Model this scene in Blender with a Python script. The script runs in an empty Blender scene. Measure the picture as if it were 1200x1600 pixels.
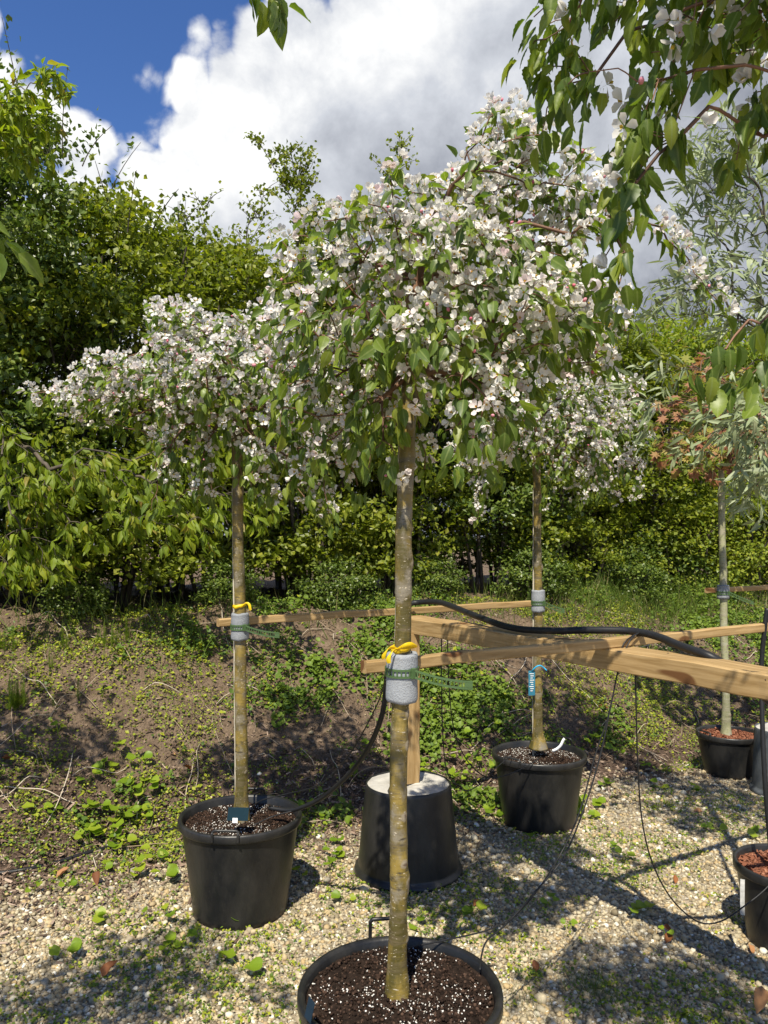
import bpy, math, random
import numpy as np
from mathutils import Matrix, Vector

R = math.radians
rng = np.random.default_rng(7)
random.seed(7)
scene = bpy.context.scene
col = scene.collection
CAM_Z = 1.65
FPX = 1202.0

# ------------------------------------------------------------------ camera
cam_d = bpy.data.cameras.new('camera')
cam = bpy.data.objects.new('camera', cam_d)
col.objects.link(cam)
cam.location = (0, 0, CAM_Z)
cam.rotation_euler = (R(90), 0, 0)
cam_d.sensor_fit = 'VERTICAL'
cam_d.sensor_height = 24
cam_d.lens = 24 * FPX / 1600
cam_d.shift_y = 50 / 1600
cam_d.clip_start = 0.05
cam_d.clip_end = 3000
scene.camera = cam

# ------------------------------------------------------------------ light
SUN_EL, SUN_AZ = 55.0, 12.0           # shadows fall away from the camera, 12 deg to the right
sx, sy = -math.sin(R(SUN_AZ)) * math.cos(R(SUN_EL)), -math.cos(R(SUN_AZ)) * math.cos(R(SUN_EL))
sun_dir = Vector((sx, sy, math.sin(R(SUN_EL))))
sd = bpy.data.lights.new('sun', 'SUN')
sd.energy = 5.0
sd.angle = R(0.55)
sd.color = (1.0, 0.925, 0.77)
so = bpy.data.objects.new('sun', sd)
col.objects.link(so)
so.rotation_euler = sun_dir.to_track_quat('Z', 'Y').to_euler()
so.location = (0, 0, 20)

world = bpy.data.worlds.new('World')
scene.world = world
world.use_nodes = True


def build_world():
    nt = world.node_tree
    N, L = nt.nodes, nt.links
    N.clear()
    out = N.new('ShaderNodeOutputWorld')
    bg = N.new('ShaderNodeBackground')
    bg.inputs['Strength'].default_value = 0.1
    sky = N.new('ShaderNodeTexSky')
    sky.sky_type = 'NISHITA'
    sky.sun_disc = False
    sky.sun_elevation = R(SUN_EL)
    sky.sun_rotation = math.atan2(sun_dir.x, sun_dir.y)
    sky.air_density = 1.0
    sky.dust_density = 0.3
    sky.ozone_density = 3.0
    sky.altitude = 200
    hs = N.new('ShaderNodeHueSaturation')
    hs.inputs['Hue'].default_value = 0.512
    hs.inputs['Saturation'].default_value = 1.22
    hs.inputs['Value'].default_value = 1.0
    L.new(sky.outputs[0], hs.inputs['Color'])
    tc = N.new('ShaderNodeTexCoord')
    D = tc.outputs['Generated']

    def noise(scale, detail, rough, off=(0, 0, 0), dist=0.0):
        mp = N.new('ShaderNodeMapping')
        mp.inputs['Location'].default_value = off
        L.new(D, mp.inputs['Vector'])
        n = N.new('ShaderNodeTexNoise')
        n.inputs['Scale'].default_value = scale
        n.inputs['Detail'].default_value = detail
        n.inputs['Roughness'].default_value = rough
        n.inputs['Distortion'].default_value = dist
        L.new(mp.outputs[0], n.inputs['Vector'])
        return n.outputs[0]

    def m(op, a, b=None, c=None, clamp=False):
        n = N.new('ShaderNodeMath')
        n.operation = op
        n.use_clamp = clamp
        for i, v in enumerate((a, b, c)):
            if v is None:
                continue
            if isinstance(v, (int, float)):
                n.inputs[i].default_value = v
            else:
                L.new(v, n.inputs[i])
        return n.outputs[0]

    def ramp(v, lo, hi, o0=0.0, o1=1.0):
        n = N.new('ShaderNodeMapRange')
        n.interpolation_type = 'SMOOTHSTEP'
        L.new(v, n.inputs[0])
        n.inputs[1].default_value = lo
        n.inputs[2].default_value = hi
        n.inputs[3].default_value = o0
        n.inputs[4].default_value = o1
        return n.outputs[0]
    dot = N.new('ShaderNodeVectorMath')
    dot.operation = 'DOT_PRODUCT'
    L.new(D, dot.inputs[0])
    dot.inputs[1].default_value = (0.68, 0.625, -0.665)
    d = dot.outputs['Value']
    big = noise(3.4, 3, 0.5, (1.3, .4, 2.2))
    fine = noise(9.0, 12, 0.6, (4.1, .2, 1.0), 0.25)
    def puff(scale, off):
        mp = N.new('ShaderNodeMapping')
        mp.inputs['Location'].default_value = off
        L.new(D, mp.inputs['Vector'])
        wn = N.new('ShaderNodeTexNoise')
        wn.inputs['Scale'].default_value = scale * .9
        wn.inputs['Detail'].default_value = 2
        L.new(mp.outputs[0], wn.inputs['Vector'])
        mw = N.new('ShaderNodeVectorMath')
        mw.operation = 'MULTIPLY_ADD'
        L.new(wn.outputs['Color'], mw.inputs[0])
        mw.inputs[1].default_value = (.9 / scale,) * 3
        L.new(mp.outputs[0], mw.inputs[2])
        v = N.new('ShaderNodeTexVoronoi')
        v.feature = 'F1'
        v.inputs['Scale'].default_value = scale
        L.new(mw.outputs[0], v.inputs['Vector'])
        return m('SUBTRACT', .45, v.outputs['Distance'])

    def puffs(o, full=True):
        a = m('MULTIPLY', puff(4.6, (3.05 + o[0], .3, 1.95 + o[1])), .34)
        b = m('MULTIPLY', puff(11.0, (3.2 + o[0], 1.3, 2.9 + o[1])), .18)
        if not full:
            return m('ADD', a, b)
        c = m('MULTIPLY', puff(25.0, (5.2 + o[0], 2.3, 4.9 + o[1])), .09)
        return m('ADD', a, b), m('ADD', a, m('ADD', b, c))
    pf1, pf0 = puffs((0, 0))
    dens = m('ADD', d, m('MULTIPLY', m('SUBTRACT', big, 0.5), 0.16))
    dens = m('ADD', dens, m('MULTIPLY', m('SUBTRACT', fine, 0.5), 0.14))
    dens = m('ADD', m('ADD', dens, pf0), 0.125)
    mask = ramp(dens, 0.0, 0.042)
    # cloud brightness: sunlit billows near the rim, grey towards the thick middle
    soft = noise(5.0, 8, 0.55, (7.7, 3.1, 5.0), 0.4)
    sh2 = noise(14.0, 9, 0.6, (2.2, 9.1, 3.0), 0.3)
    depth = ramp(dens, 0.05, 0.75)
    g = m('ADD', m('MULTIPLY', depth, 0.72), m('MULTIPLY', m('SUBTRACT', soft, 0.5), 1.15))
    g = m('ADD', g, m('MULTIPLY', m('SUBTRACT', sh2, 0.5), 0.45))
    rel = noise(9.0, 12, 0.6, (4.1 - .018, .2, 1.0 + .03), 0.25)      # same billows seen a little towards the sun
    g = m('ADD', g, m('MULTIPLY', m('SUBTRACT', rel, fine), 1.0))
    g = m('ADD', g, m('MULTIPLY', m('SUBTRACT', puffs((-.02, .035), False), pf1), 1.7))
    g = m('ADD', g, .20)
    cr = N.new('ShaderNodeValToRGB')
    e = cr.color_ramp.elements
    e[0].position = 0.0
    e[0].color = (7.4, 7.4, 7.3, 1)
    e[1].position = 1.0
    e[1].color = (2.0, 2.15, 2.55, 1)
    k = cr.color_ramp.elements.new(0.45)
    k.color = (4.4, 4.6, 5.0, 1)
    L.new(g, cr.inputs[0])
    mix = N.new('ShaderNodeMix')
    mix.data_type = 'RGBA'
    L.new(mask, mix.inputs[0])
    L.new(hs.outputs[0], mix.inputs[6])
    L.new(cr.outputs[0], mix.inputs[7])
    L.new(mix.outputs[2], bg.inputs['Color'])
    L.new(bg.outputs[0], out.inputs[0])


build_world()
world.cycles.sampling_method = 'MANUAL'
world.cycles.sample_map_resolution = 256
scene.view_settings.view_transform = 'Standard'
scene.view_settings.look = 'None'
scene.view_settings.exposure = 0.6
scene.view_settings.gamma = 1.0
scene.view_settings.use_curve_mapping = False
scene.cycles.max_bounces = 6
scene.cycles.transparent_max_bounces = 4
scene.cycles.sample_clamp_indirect = 6
scene.cycles.use_denoising = True


# ------------------------------------------------------------------ helpers
def P(px, py, Y):
    return np.array([(px - 600) / FPX * Y, Y, CAM_Z - (py - 850) / FPX * Y])


def foot(X):
    return 4.75 + 0.5 * np.clip(X, -6, 8)


BANK_H = 1.12


def lumps(X, Y):
    return (np.sin(X * 3.1 + Y * 1.7 + 1) * np.sin(Y * 2.9 - X * 1.1) * 0.6 + np.sin(X * 7.3 - Y * 5.1) * np.sin(Y * 8.3 + X * 2.1 + .7) * 0.3
            + np.sin(X * 17 + Y * 9) * np.sin(Y * 19 - X * 7) * 0.22 + np.sin(X * 31 - Y * 23) * np.sin(Y * 37 + X * 13) * .12)


def H(X, Y):
    X = np.asarray(X, float)
    Y = np.asarray(Y, float)
    s = np.clip((Y - foot(X)) / 2.1, 0, 1)
    base = BANK_H * (s * s * (3 - 2 * s)) * .6 + BANK_H * .4 * s
    amp = 0.006 + 0.075 * np.clip((Y - foot(X) + .5) / 1.0, 0, 1)
    return base + amp * lumps(X, Y)


def ground_at(px, py):
    a, b = (px - 600) / FPX, -(py - 850) / FPX
    Ys = np.arange(1.2, 20, 0.004)
    z = CAM_Z + b * Ys - H(a * Ys, Ys)
    i = int(np.argmax(z < 0))
    Y = Ys[i]
    return np.array([a * Y, Y, float(H(a * Y, Y))])


def frac_mat(name, stops, rough=0.6, spec=0.3, trans=0.0, trans_tint=(1, 1, 1), noise_amt=0.0, noise_scale=40, bump=0.0, bump_scale=200, vein=0.0):
    """colour from a ramp over fract(attribute rnd + object random)."""
    m = bpy.data.materials.new(name)
    m.use_nodes = True
    nt = m.node_tree
    N, L = nt.nodes, nt.links
    b = N['Principled BSDF']
    at = N.new('ShaderNodeAttribute')
    at.attribute_name = 'rnd'
    oi = N.new('ShaderNodeObjectInfo')
    ad = N.new('ShaderNodeMath')
    ad.operation = 'ADD'
    L.new(at.outputs['Fac'], ad.inputs[0])
    L.new(oi.outputs['Random'], ad.inputs[1])
    fr = N.new('ShaderNodeMath')
    fr.operation = 'FRACT'
    L.new(ad.outputs[0], fr.inputs[0])
    cr = N.new('ShaderNodeValToRGB')
    els = cr.color_ramp.elements
    els[0].position, els[0].color = stops[0][0], (*stops[0][1], 1)
    els[1].position, els[1].color = stops[-1][0], (*stops[-1][1], 1)
    for p, c in stops[1:-1]:
        e = els.new(p)
        e.color = (*c, 1)
    L.new(fr.outputs[0], cr.inputs[0])
    c = cr.outputs[0]
    tc = N.new('ShaderNodeTexCoord')
    if vein:
        va = N.new('ShaderNodeAttribute')
        va.attribute_name = 'mid'
        vr = N.new('ShaderNodeMapRange')
        L.new(va.outputs['Fac'], vr.inputs[0])
        vr.inputs[1].default_value, vr.inputs[2].default_value = .80, .95
        vr.inputs[3].default_value, vr.inputs[4].default_value = 0, vein
        vm = N.new('ShaderNodeMix')
        vm.data_type = 'RGBA'
        L.new(vr.outputs[0], vm.inputs[0])
        L.new(c, vm.inputs[6])
        vm.inputs[7].default_value = (.26, .32, .10, 1)
        c = vm.outputs[2]
    if noise_amt:
        n = N.new('ShaderNodeTexNoise')
        n.inputs['Scale'].default_value = noise_scale
        n.inputs['Detail'].default_value = 5
        L.new(tc.outputs['Object'], n.inputs['Vector'])
        mr = N.new('ShaderNodeMapRange')
        L.new(n.outputs[0], mr.inputs[0])
        mr.inputs[1].default_value, mr.inputs[2].default_value = .3, .7
        mr.inputs[3].default_value, mr.inputs[4].default_value = 1 - noise_amt, 1 + noise_amt
        mx = N.new('ShaderNodeVectorMath')
        mx.operation = 'SCALE'
        L.new(c, mx.inputs[0])
        L.new(mr.outputs[0], mx.inputs['Scale'])
        c = mx.outputs[0]
    L.new(c, b.inputs['Base Color'])
    b.inputs['Roughness'].default_value = rough
    b.inputs['Specular IOR Level'].default_value = spec
    if bump:
        n2 = N.new('ShaderNodeTexNoise')
        n2.inputs['Scale'].default_value = bump_scale
        n2.inputs['Detail'].default_value = 4
        L.new(tc.outputs['Object'], n2.inputs['Vector'])
        bp = N.new('ShaderNodeBump')
        bp.inputs['Strength'].default_value = bump
        bp.inputs['Distance'].default_value = 0.004
        L.new(n2.outputs[0], bp.inputs['Height'])
        L.new(bp.outputs[0], b.inputs['Normal'])
    if trans:
        t = N.new('ShaderNodeBsdfTranslucent')
        tm = N.new('ShaderNodeVectorMath')
        tm.operation = 'MULTIPLY'
        L.new(c, tm.inputs[0])
        tm.inputs[1].default_value = trans_tint
        L.new(tm.outputs[0], t.inputs['Color'])
        ms = N.new('ShaderNodeMixShader')
        ms.inputs[0].default_value = trans
        L.new(b.outputs[0], ms.inputs[1])
        L.new(t.outputs[0], ms.inputs[2])
        L.new(ms.outputs[0], N['Material Output'].inputs[0])
    return m


def solid(name, c, rough=.5, spec=.4, var=.12, scale=30, bump=0.0, bscale=200):
    a = tuple(x * (1 - var) for x in c)
    b = tuple(min(1, x * (1 + var)) for x in c)
    return frac_mat(name, [(0, a), (1, b)], rough, spec, noise_amt=var, noise_scale=scale, bump=bump, bump_scale=bscale)


M = {}
M['leaf'] = frac_mat('crab_leaf', [(0, (.07, .12, .02)), (.45, (.12, .185, .026)), (.8, (.18, .245, .03)), (1, (.24, .28, .035))], .42, .45, .45, (1.5, 1.55, .6), vein=.6, noise_amt=.18, noise_scale=55)
M['petal'] = frac_mat('petal', [(0, (.76, .74, .71)), (.8, (.82, .80, .765)), (.93, (.80, .72, .71)), (1, (.75, .60, .62))], .6, .2, .38, (1, .99, .97))
M['stamen'] = frac_mat('stamen', [(0, (.60, .46, .06)), (1, (.5, .30, .06))], .7)
M['bud'] = frac_mat('bud', [(0, (.62, .15, .22)), (1, (.75, .35, .42))], .5, .3, .2)
M['hedge'] = frac_mat('hedge_leaf', [(0, (.09, .125, .012)), (.5, (.165, .205, .018)), (.85, (.235, .265, .024)), (1, (.29, .29, .035))], .45, .4, .42, (1.5, 1.6, .7))
M['hedge_dark'] = frac_mat('dark_hedge_leaf', [(0, (.06, .10, .018)), (.6, (.115, .165, .026)), (1, (.18, .225, .035))], .4, .5, .3, (1.4, 1.6, .8))
M['hedge_grey'] = frac_mat('grey_green_leaf', [(0, (.06, .10, .05)), (.6, (.10, .15, .08)), (1, (.16, .21, .12))], .4, .5, .3, (1.3, 1.4, .9))
M['gold'] = frac_mat('golden_leaf', [(0, (.11, .16, .015)), (.6, (.19, .24, .02)), (1, (.28, .30, .03))], .5, .3, .35, (1.4, 1.4, .7))
M['cherry'] = frac_mat('cherry_leaf', [(0, (.12, .18, .014)), (.6, (.20, .27, .018)), (.92, (.28, .32, .025)), (1, (.25, .16, .05))], .5, .3, .45, (1.6, 1.6, .6), vein=.6)
M['silver'] = frac_mat('silver_leaf', [(0, (.19, .24, .12)), (.6, (.29, .34, .19)), (1, (.40, .44, .29))], .6, .3, .25, (1.2, 1.25, .8))
M['bronze'] = frac_mat('bronze_leaf', [(0, (.26, .10, .06)), (.3, (.36, .19, .10)), (.5, (.30, .20, .07)), (.60, (.34, .30, .06)), (.7, (.18, .22, .03)), (1, (.13, .18, .03))], .5, .3, .35, (1.4, 1.2, .8))
M['weed'] = frac_mat('weed_leaf', [(0, (.13, .22, .015)), (.6, (.21, .30, .02)), (1, (.29, .35, .03))], .45, .35, .38, (1.4, 1.5, .6))
M['cover'] = frac_mat('cover_leaf', [(0, (.07, .125, .022)), (.35, (.13, .20, .025)), (.65, (.22, .28, .025)), (1, (.34, .36, .03))], .5, .3, .3, (1.4, 1.4, .7))
M['grass'] = frac_mat('grass_blade', [(0, (.08, .14, .025)), (.6, (.13, .19, .03)), (.85, (.20, .22, .06)), (1, (.38, .32, .17))], .5, .3, .3, (1.3, 1.3, .8))
M['twig'] = frac_mat('twig_bark', [(0, (.10, .055, .035)), (.6, (.16, .085, .05)), (1, (.24, .13, .08))], .6, .3)
M['stem_dark'] = frac_mat('dark_bark', [(0, (.05, .042, .032)), (1, (.11, .09, .07))], .8, .2, noise_amt=.3, noise_scale=25)
M['dry'] = frac_mat('dry_stem', [(0, (.24, .18, .12)), (.6, (.40, .33, .24)), (1, (.55, .48, .38))], .8, .2)
M['chip'] = frac_mat('bark_chip', [(0, (.055, .036, .026)), (.5, (.13, .088, .062)), (.85, (.24, .17, .125)), (1, (.38, .29, .22))], .85, .2)
M['crumb'] = frac_mat('soil_crumb', [(0, (.08, .055, .036)), (.6, (.14, .10, .068)), (1, (.22, .165, .115))], .95, .1)
M['pebble'] = frac_mat('pebble', [(0, (.15, .12, .072)), (.25, (.32, .27, .175)), (.5, (.46, .395, .265)), (.68, (.41, .295, .14)), (.85, (.25, .225, .175)), (.93, (.52, .47, .35)), (1, (.72, .69, .59))], .75, .3, noise_amt=.12, noise_scale=120)
M['plastic'] = solid('black_pot_plastic', (.011, .0115, .0125), .40, .4, .15, 14, .15, 90)
def dusty(m, amt):
    nt = m.node_tree
    N, L = nt.nodes, nt.links
    b = N['Principled BSDF']
    src = b.inputs['Base Color'].links[0].from_socket
    tc = N.new('ShaderNodeTexCoord')
    mp = N.new('ShaderNodeMapping')
    mp.inputs['Scale'].default_value = (1, 1, .45)
    L.new(tc.outputs['Object'], mp.inputs[0])
    n = N.new('ShaderNodeTexNoise')
    n.inputs['Scale'].default_value = 9
    n.inputs['Detail'].default_value = 9
    n.inputs['Roughness'].default_value = .68
    L.new(mp.outputs[0], n.inputs['Vector'])
    sp = N.new('ShaderNodeTexNoise')
    sp.inputs['Scale'].default_value = 130
    sp.inputs['Detail'].default_value = 2
    L.new(tc.outputs['Object'], sp.inputs['Vector'])
    r1 = N.new('ShaderNodeMapRange')
    L.new(n.outputs[0], r1.inputs[0])
    r1.inputs[1].default_value, r1.inputs[2].default_value, r1.inputs[4].default_value = .42, .78, amt
    r2 = N.new('ShaderNodeMapRange')
    L.new(sp.outputs[0], r2.inputs[0])
    r2.inputs[1].default_value, r2.inputs[2].default_value, r2.inputs[4].default_value = .68, .76, amt * 1.2
    mx = N.new('ShaderNodeMath')
    mx.operation = 'MAXIMUM'
    L.new(r1.outputs[0], mx.inputs[0])
    L.new(r2.outputs[0], mx.inputs[1])
    mc = N.new('ShaderNodeMix')
    mc.data_type = 'RGBA'
    L.new(mx.outputs[0], mc.inputs[0])
    L.new(src, mc.inputs[6])
    mc.inputs[7].default_value = (.16, .145, .12, 1)
    L.new(mc.outputs[2], b.inputs['Base Color'])
    rr = N.new('ShaderNodeMapRange')
    L.new(mx.outputs[0], rr.inputs[0])
    rr.inputs[3].default_value, rr.inputs[4].default_value = .36, .85
    L.new(rr.outputs[0], b.inputs['Roughness'])


dusty(M['plastic'], .17)
M['rubber'] = solid('black_hose_plastic', (.014, .0145, .016), .45, .3, .1)
M['soil'] = frac_mat('potting_soil', [(0, (.02, .013, .0095)), (1, (.028, .017, .012))], .95, .1, noise_amt=.6, noise_scale=60, bump=.9, bump_scale=90)
M['soilbit'] = frac_mat('soil_bit', [(0, (.012, .008, .006)), (.6, (.035, .021, .015)), (1, (.085, .052, .036))], .95, .1)
M['perlite'] = frac_mat('perlite', [(0, (.34, .31, .26)), (.5, (.55, .53, .48)), (1, (.74, .72, .68))], .9, .2)
M['redbark'] = frac_mat('red_bark_mulch', [(0, (.10, .035, .02)), (.6, (.20, .075, .04)), (1, (.32, .15, .09))], .85, .2)
M['concrete'] = solid('pale_concrete', (.38, .365, .33), .9, .2, .2, 18, .5, 60)
M['foam'] = solid('grey_foam', (.25, .265, .285), .85, .15, .10, 120, .7, 260)
M['strap'] = solid('green_strap', (.06, .11, .04), .4, .45, .1)
M['yellow'] = frac_mat('yellow_ribbon', [(0, (.80, .58, .01)), (1, (.85, .65, .02))], .45, .4, .3, (1.1, 1.0, .6))
M['blue'] = solid('blue_tag', (.03, .16, .24), .5, .3, .05)
M['white'] = solid('white_plastic', (.75, .76, .76), .45, .4, .04)
M['cane'] = solid('pale_cane', (.42, .38, .30), .7, .3, .2, 20)
M['fallen'] = frac_mat('fallen_leaf', [(0, (.16, .06, .025)), (.5, (.30, .11, .03)), (1, (.38, .20, .09))], .7, .3, .2)


def bark_mat(name, c1, c2, c3, patch):
    m = bpy.data.materials.new(name)
    m.use_nodes = True
    nt = m.node_tree
    N, L = nt.nodes, nt.links
    b = N['Principled BSDF']
    tc = N.new('ShaderNodeTexCoord')

    def noise(sc, scale, det=6, rough=.6):
        mp = N.new('ShaderNodeMapping')
        mp.inputs['Scale'].default_value = sc
        L.new(tc.outputs['Object'], mp.inputs[0])
        n = N.new('ShaderNodeTexNoise')
        n.inputs['Scale'].default_value = scale
        n.inputs['Detail'].default_value = det
        n.inputs['Roughness'].default_value = rough
        L.new(mp.outputs[0], n.inputs['Vector'])
        return n.outputs[0]

    def ramp(v, lo, hi, c0, c1_):
        r = N.new('ShaderNodeValToRGB')
        r.color_ramp.elements[0].position, r.color_ramp.elements[0].color = lo, (*c0, 1)
        r.color_ramp.elements[1].position, r.color_ramp.elements[1].color = hi, (*c1_, 1)
        L.new(v, r.inputs[0])
        return r.outputs[0]

    def mixc(f, a, b_):
        x = N.new('ShaderNodeMix')
        x.data_type = 'RGBA'
        L.new(f, x.inputs[0])
        for i, v in ((6, a), (7, b_)):
            if isinstance(v, tuple):
                x.inputs[i].default_value = (*v, 1)
            else:
                L.new(v, x.inputs[i])
        return x.outputs[2]
    base = ramp(noise((1, 1, .45), 13, 6), .42, .58, c1, c2)
    band = ramp(noise((.12, .12, 1), 18, 5, .7), .5, .60, (0, 0, 0), (1, 1, 1))
    cc = mixc(band, base, c3)
    pt = ramp(noise((1, 1, .8), 9, 7, .65), .52, .62, (0, 0, 0), (1, 1, 1))
    cc = mixc(pt, cc, patch)
    lent = ramp(noise((1, 1, 3.2), 75, 2, .5), .66, .70, (0, 0, 0), (1, 1, 1))
    cc = mixc(lent, cc, (.46, .40, .30))
    dark = ramp(noise((.5, .5, 2), 45, 4, .6), .30, .40, (1, 1, 1), (0, 0, 0))
    cc = mixc(dark, cc, (.055, .045, .03))
    ka = N.new('ShaderNodeAttribute')
    ka.attribute_name = 'rnd'
    k1 = ramp(ka.outputs['Fac'], .25, .5, (0, 0, 0), (1, 1, 1))
    cc = mixc(k1, cc, (.24, .20, .14))
    k2 = ramp(ka.outputs['Fac'], .62, .8, (0, 0, 0), (1, 1, 1))
    cc = mixc(k2, cc, (.11, .075, .05))
    L.new(cc, b.inputs['Base Color'])
    b.inputs['Roughness'].default_value = .42
    b.inputs['Specular IOR Level'].default_value = .45
    bp = N.new('ShaderNodeBump')
    bp.inputs['Strength'].default_value = .55
    bp.inputs['Distance'].default_value = .004
    L.new(noise((.6, .6, 1.6), 60, 6), bp.inputs['Height'])
    L.new(bp.outputs[0], b.inputs['Normal'])
    return m


M['bark'] = bark_mat('olive_bark', (.075, .062, .015), (.23, .165, .038), (.115, .09, .048), (.20, .175, .13))
M['bark_pale'] = bark_mat('pale_bark', (.20, .20, .11), (.30, .30, .17), (.28, .26, .18), (.30, .29, .22))


def wood_mat():
    m = bpy.data.materials.new('pine_timber')
    m.use_nodes = True
    nt = m.node_tree
    N, L = nt.nodes, nt.links
    b = N['Principled BSDF']
    tc = N.new('ShaderNodeTexCoord')
    oi = N.new('ShaderNodeObjectInfo')
    ofs = N.new('ShaderNodeVectorMath')
    ofs.operation = 'ADD'
    L.new(tc.outputs['Object'], ofs.inputs[0])
    L.new(oi.outputs['Location'], ofs.inputs[1])

    def noise(sc, scale, det, rough=.6, dist=0):
        mp = N.new('ShaderNodeMapping')
        mp.inputs['Scale'].default_value = sc
        L.new(ofs.outputs[0], mp.inputs[0])
        n = N.new('ShaderNodeTexNoise')
        n.inputs['Scale'].default_value = scale
        n.inputs['Detail'].default_value = det
        n.inputs['Roughness'].default_value = rough
        n.inputs['Distortion'].default_value = dist
        L.new(mp.outputs[0], n.inputs['Vector'])
        return n.outputs[0]

    def ramp(v, st):
        r = N.new('ShaderNodeValToRGB')
        r.color_ramp.elements[0].position, r.color_ramp.elements[0].color = st[0][0], (*st[0][1], 1)
        r.color_ramp.elements[1].position, r.color_ramp.elements[1].color = st[-1][0], (*st[-1][1], 1)
        L.new(v, r.inputs[0])
        return r.outputs[0]
    g = noise((.07, 1, 1), 70, 4, .55, .6)
    c = ramp(g, [(.34, (.27, .175, .072)), (.66, (.44, .31, .155))])
    w = noise((.25, 1, 1), 5, 5, .6)
    c2 = ramp(w, [(.35, (.82, .80, .76)), (.65, (1.08, 1.05, 1.0))])
    mu = N.new('ShaderNodeMix')
    mu.data_type = 'RGBA'
    mu.blend_type = 'MULTIPLY'
    mu.inputs[0].default_value = 1
    L.new(c, mu.inputs[6])
    L.new(c2, mu.inputs[7])
    kn = ramp(noise((.55, 1.4, 1.4), 8.5, 1, .3), [(.70, (0, 0, 0)), (.735, (1, 1, 1))])
    mk = N.new('ShaderNodeMix')
    mk.data_type = 'RGBA'
    L.new(kn, mk.inputs[0])
    L.new(mu.outputs[2], mk.inputs[6])
    mk.inputs[7].default_value = (.13, .06, .022, 1)
    L.new(mk.outputs[2], b.inputs['Base Color'])
    b.inputs['Roughness'].default_value = .7
    b.inputs['Specular IOR Level'].default_value = .25
    bp = N.new('ShaderNodeBump')
    bp.inputs['Strength'].default_value = .25
    bp.inputs['Distance'].default_value = .002
    L.new(g, bp.inputs['Height'])
    L.new(bp.outputs[0], b.inputs['Normal'])
    return m


M['wood'] = wood_mat()


def ground_mat():
    m = bpy.data.materials.new('gravel_and_soil')
    m.use_nodes = True
    nt = m.node_tree
    N, L = nt.nodes, nt.links
    b = N['Principled BSDF']
    tc = N.new('ShaderNodeTexCoord')
    O = tc.outputs['Object']

    def noise(scale, det=6, rough=.6):
        n = N.new('ShaderNodeTexNoise')
        n.inputs['Scale'].default_value = scale
        n.inputs['Detail'].default_value = det
        n.inputs['Roughness'].default_value = rough
        L.new(O, n.inputs['Vector'])
        return n.outputs[0]

    def math_(op, a, b_, c=None):
        n = N.new('ShaderNodeMath')
        n.operation = op
        for i, v in enumerate((a, b_, c)):
            if v is None:
                continue
            if isinstance(v, (int, float)):
                n.inputs[i].default_value = v
            else:
                L.new(v, n.inputs[i])
        return n.outputs[0]

    def ramp(v, st):
        r = N.new('ShaderNodeValToRGB')
        e = r.color_ramp.elements
        e[0].position, e[0].color = st[0][0], (*st[0][1], 1)
        e[1].position, e[1].color = st[-1][0], (*st[-1][1], 1)
        for p, c in st[1:-1]:
            x = e.new(p)
            x.color = (*c, 1)
        L.new(v, r.inputs[0])
        return r.outputs[0]

    def mixc(f, a, b_):
        x = N.new('ShaderNodeMix')
        x.data_type = 'RGBA'
        L.new(f, x.inputs[0])
        L.new(a, x.inputs[6])
        L.new(b_, x.inputs[7])
        return x.outputs[2]
    vo = N.new('ShaderNodeTexVoronoi')
    vo.inputs['Scale'].default_value = 62
    L.new(O, vo.inputs['Vector'])
    sep = N.new('ShaderNodeSeparateColor')
    L.new(vo.outputs['Color'], sep.inputs[0])
    gravel = ramp(sep.outputs[0], [(0, (.20, .17, .12)), (.3, (.33, .28, .20)), (.6, (.42, .36, .26)), (.8, (.36, .26, .15)), (1, (.55, .51, .44))])
    soil = ramp(noise(11, 9, .7), [(.3, (.09, .062, .040)), (.55, (.165, .118, .079)), (.75, (.25, .185, .13))])
    mulch = ramp(noise(34, 8, .75), [(.3, (.045, .03, .021)), (.55, (.10, .068, .048)), (.75, (.20, .14, .10))])
    sx_ = N.new('ShaderNodeSeparateXYZ')
    L.new(O, sx_.inputs[0])
    dist = math_('SUBTRACT', sx_.outputs[1], math_('MULTIPLY_ADD', sx_.outputs[0], .5, 4.75))
    dist = math_('ADD', dist, math_('MULTIPLY', math_('SUBTRACT', noise(2.3, 6, .6), .5), 1.1))
    f1 = ramp(math_('MULTIPLY_ADD', dist, .5, .5), [(.30, (0, 0, 0)), (.46, (1, 1, 1))])
    f2 = ramp(math_('MULTIPLY_ADD', dist, .5, .5), [(.62, (0, 0, 0)), (.88, (1, 1, 1))])
    c = mixc(f2, mixc(f1, gravel, mulch), soil)
    L.new(c, b.inputs['Base Color'])
    b.inputs['Roughness'].default_value = .9
    b.inputs['Specular IOR Level'].default_value = .2
    h = math_('ADD', math_('MULTIPLY', vo.outputs['Distance'], -.8), noise(48, 8, .7))
    bp = N.new('ShaderNodeBump')
    bp.inputs['Strength'].default_value = .9
    bp.inputs['Distance'].default_value = .02
    L.new(h, bp.inputs['Height'])
    L.new(bp.outputs[0], b.inputs['Normal'])
    return m


M['ground'] = ground_mat()


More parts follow.
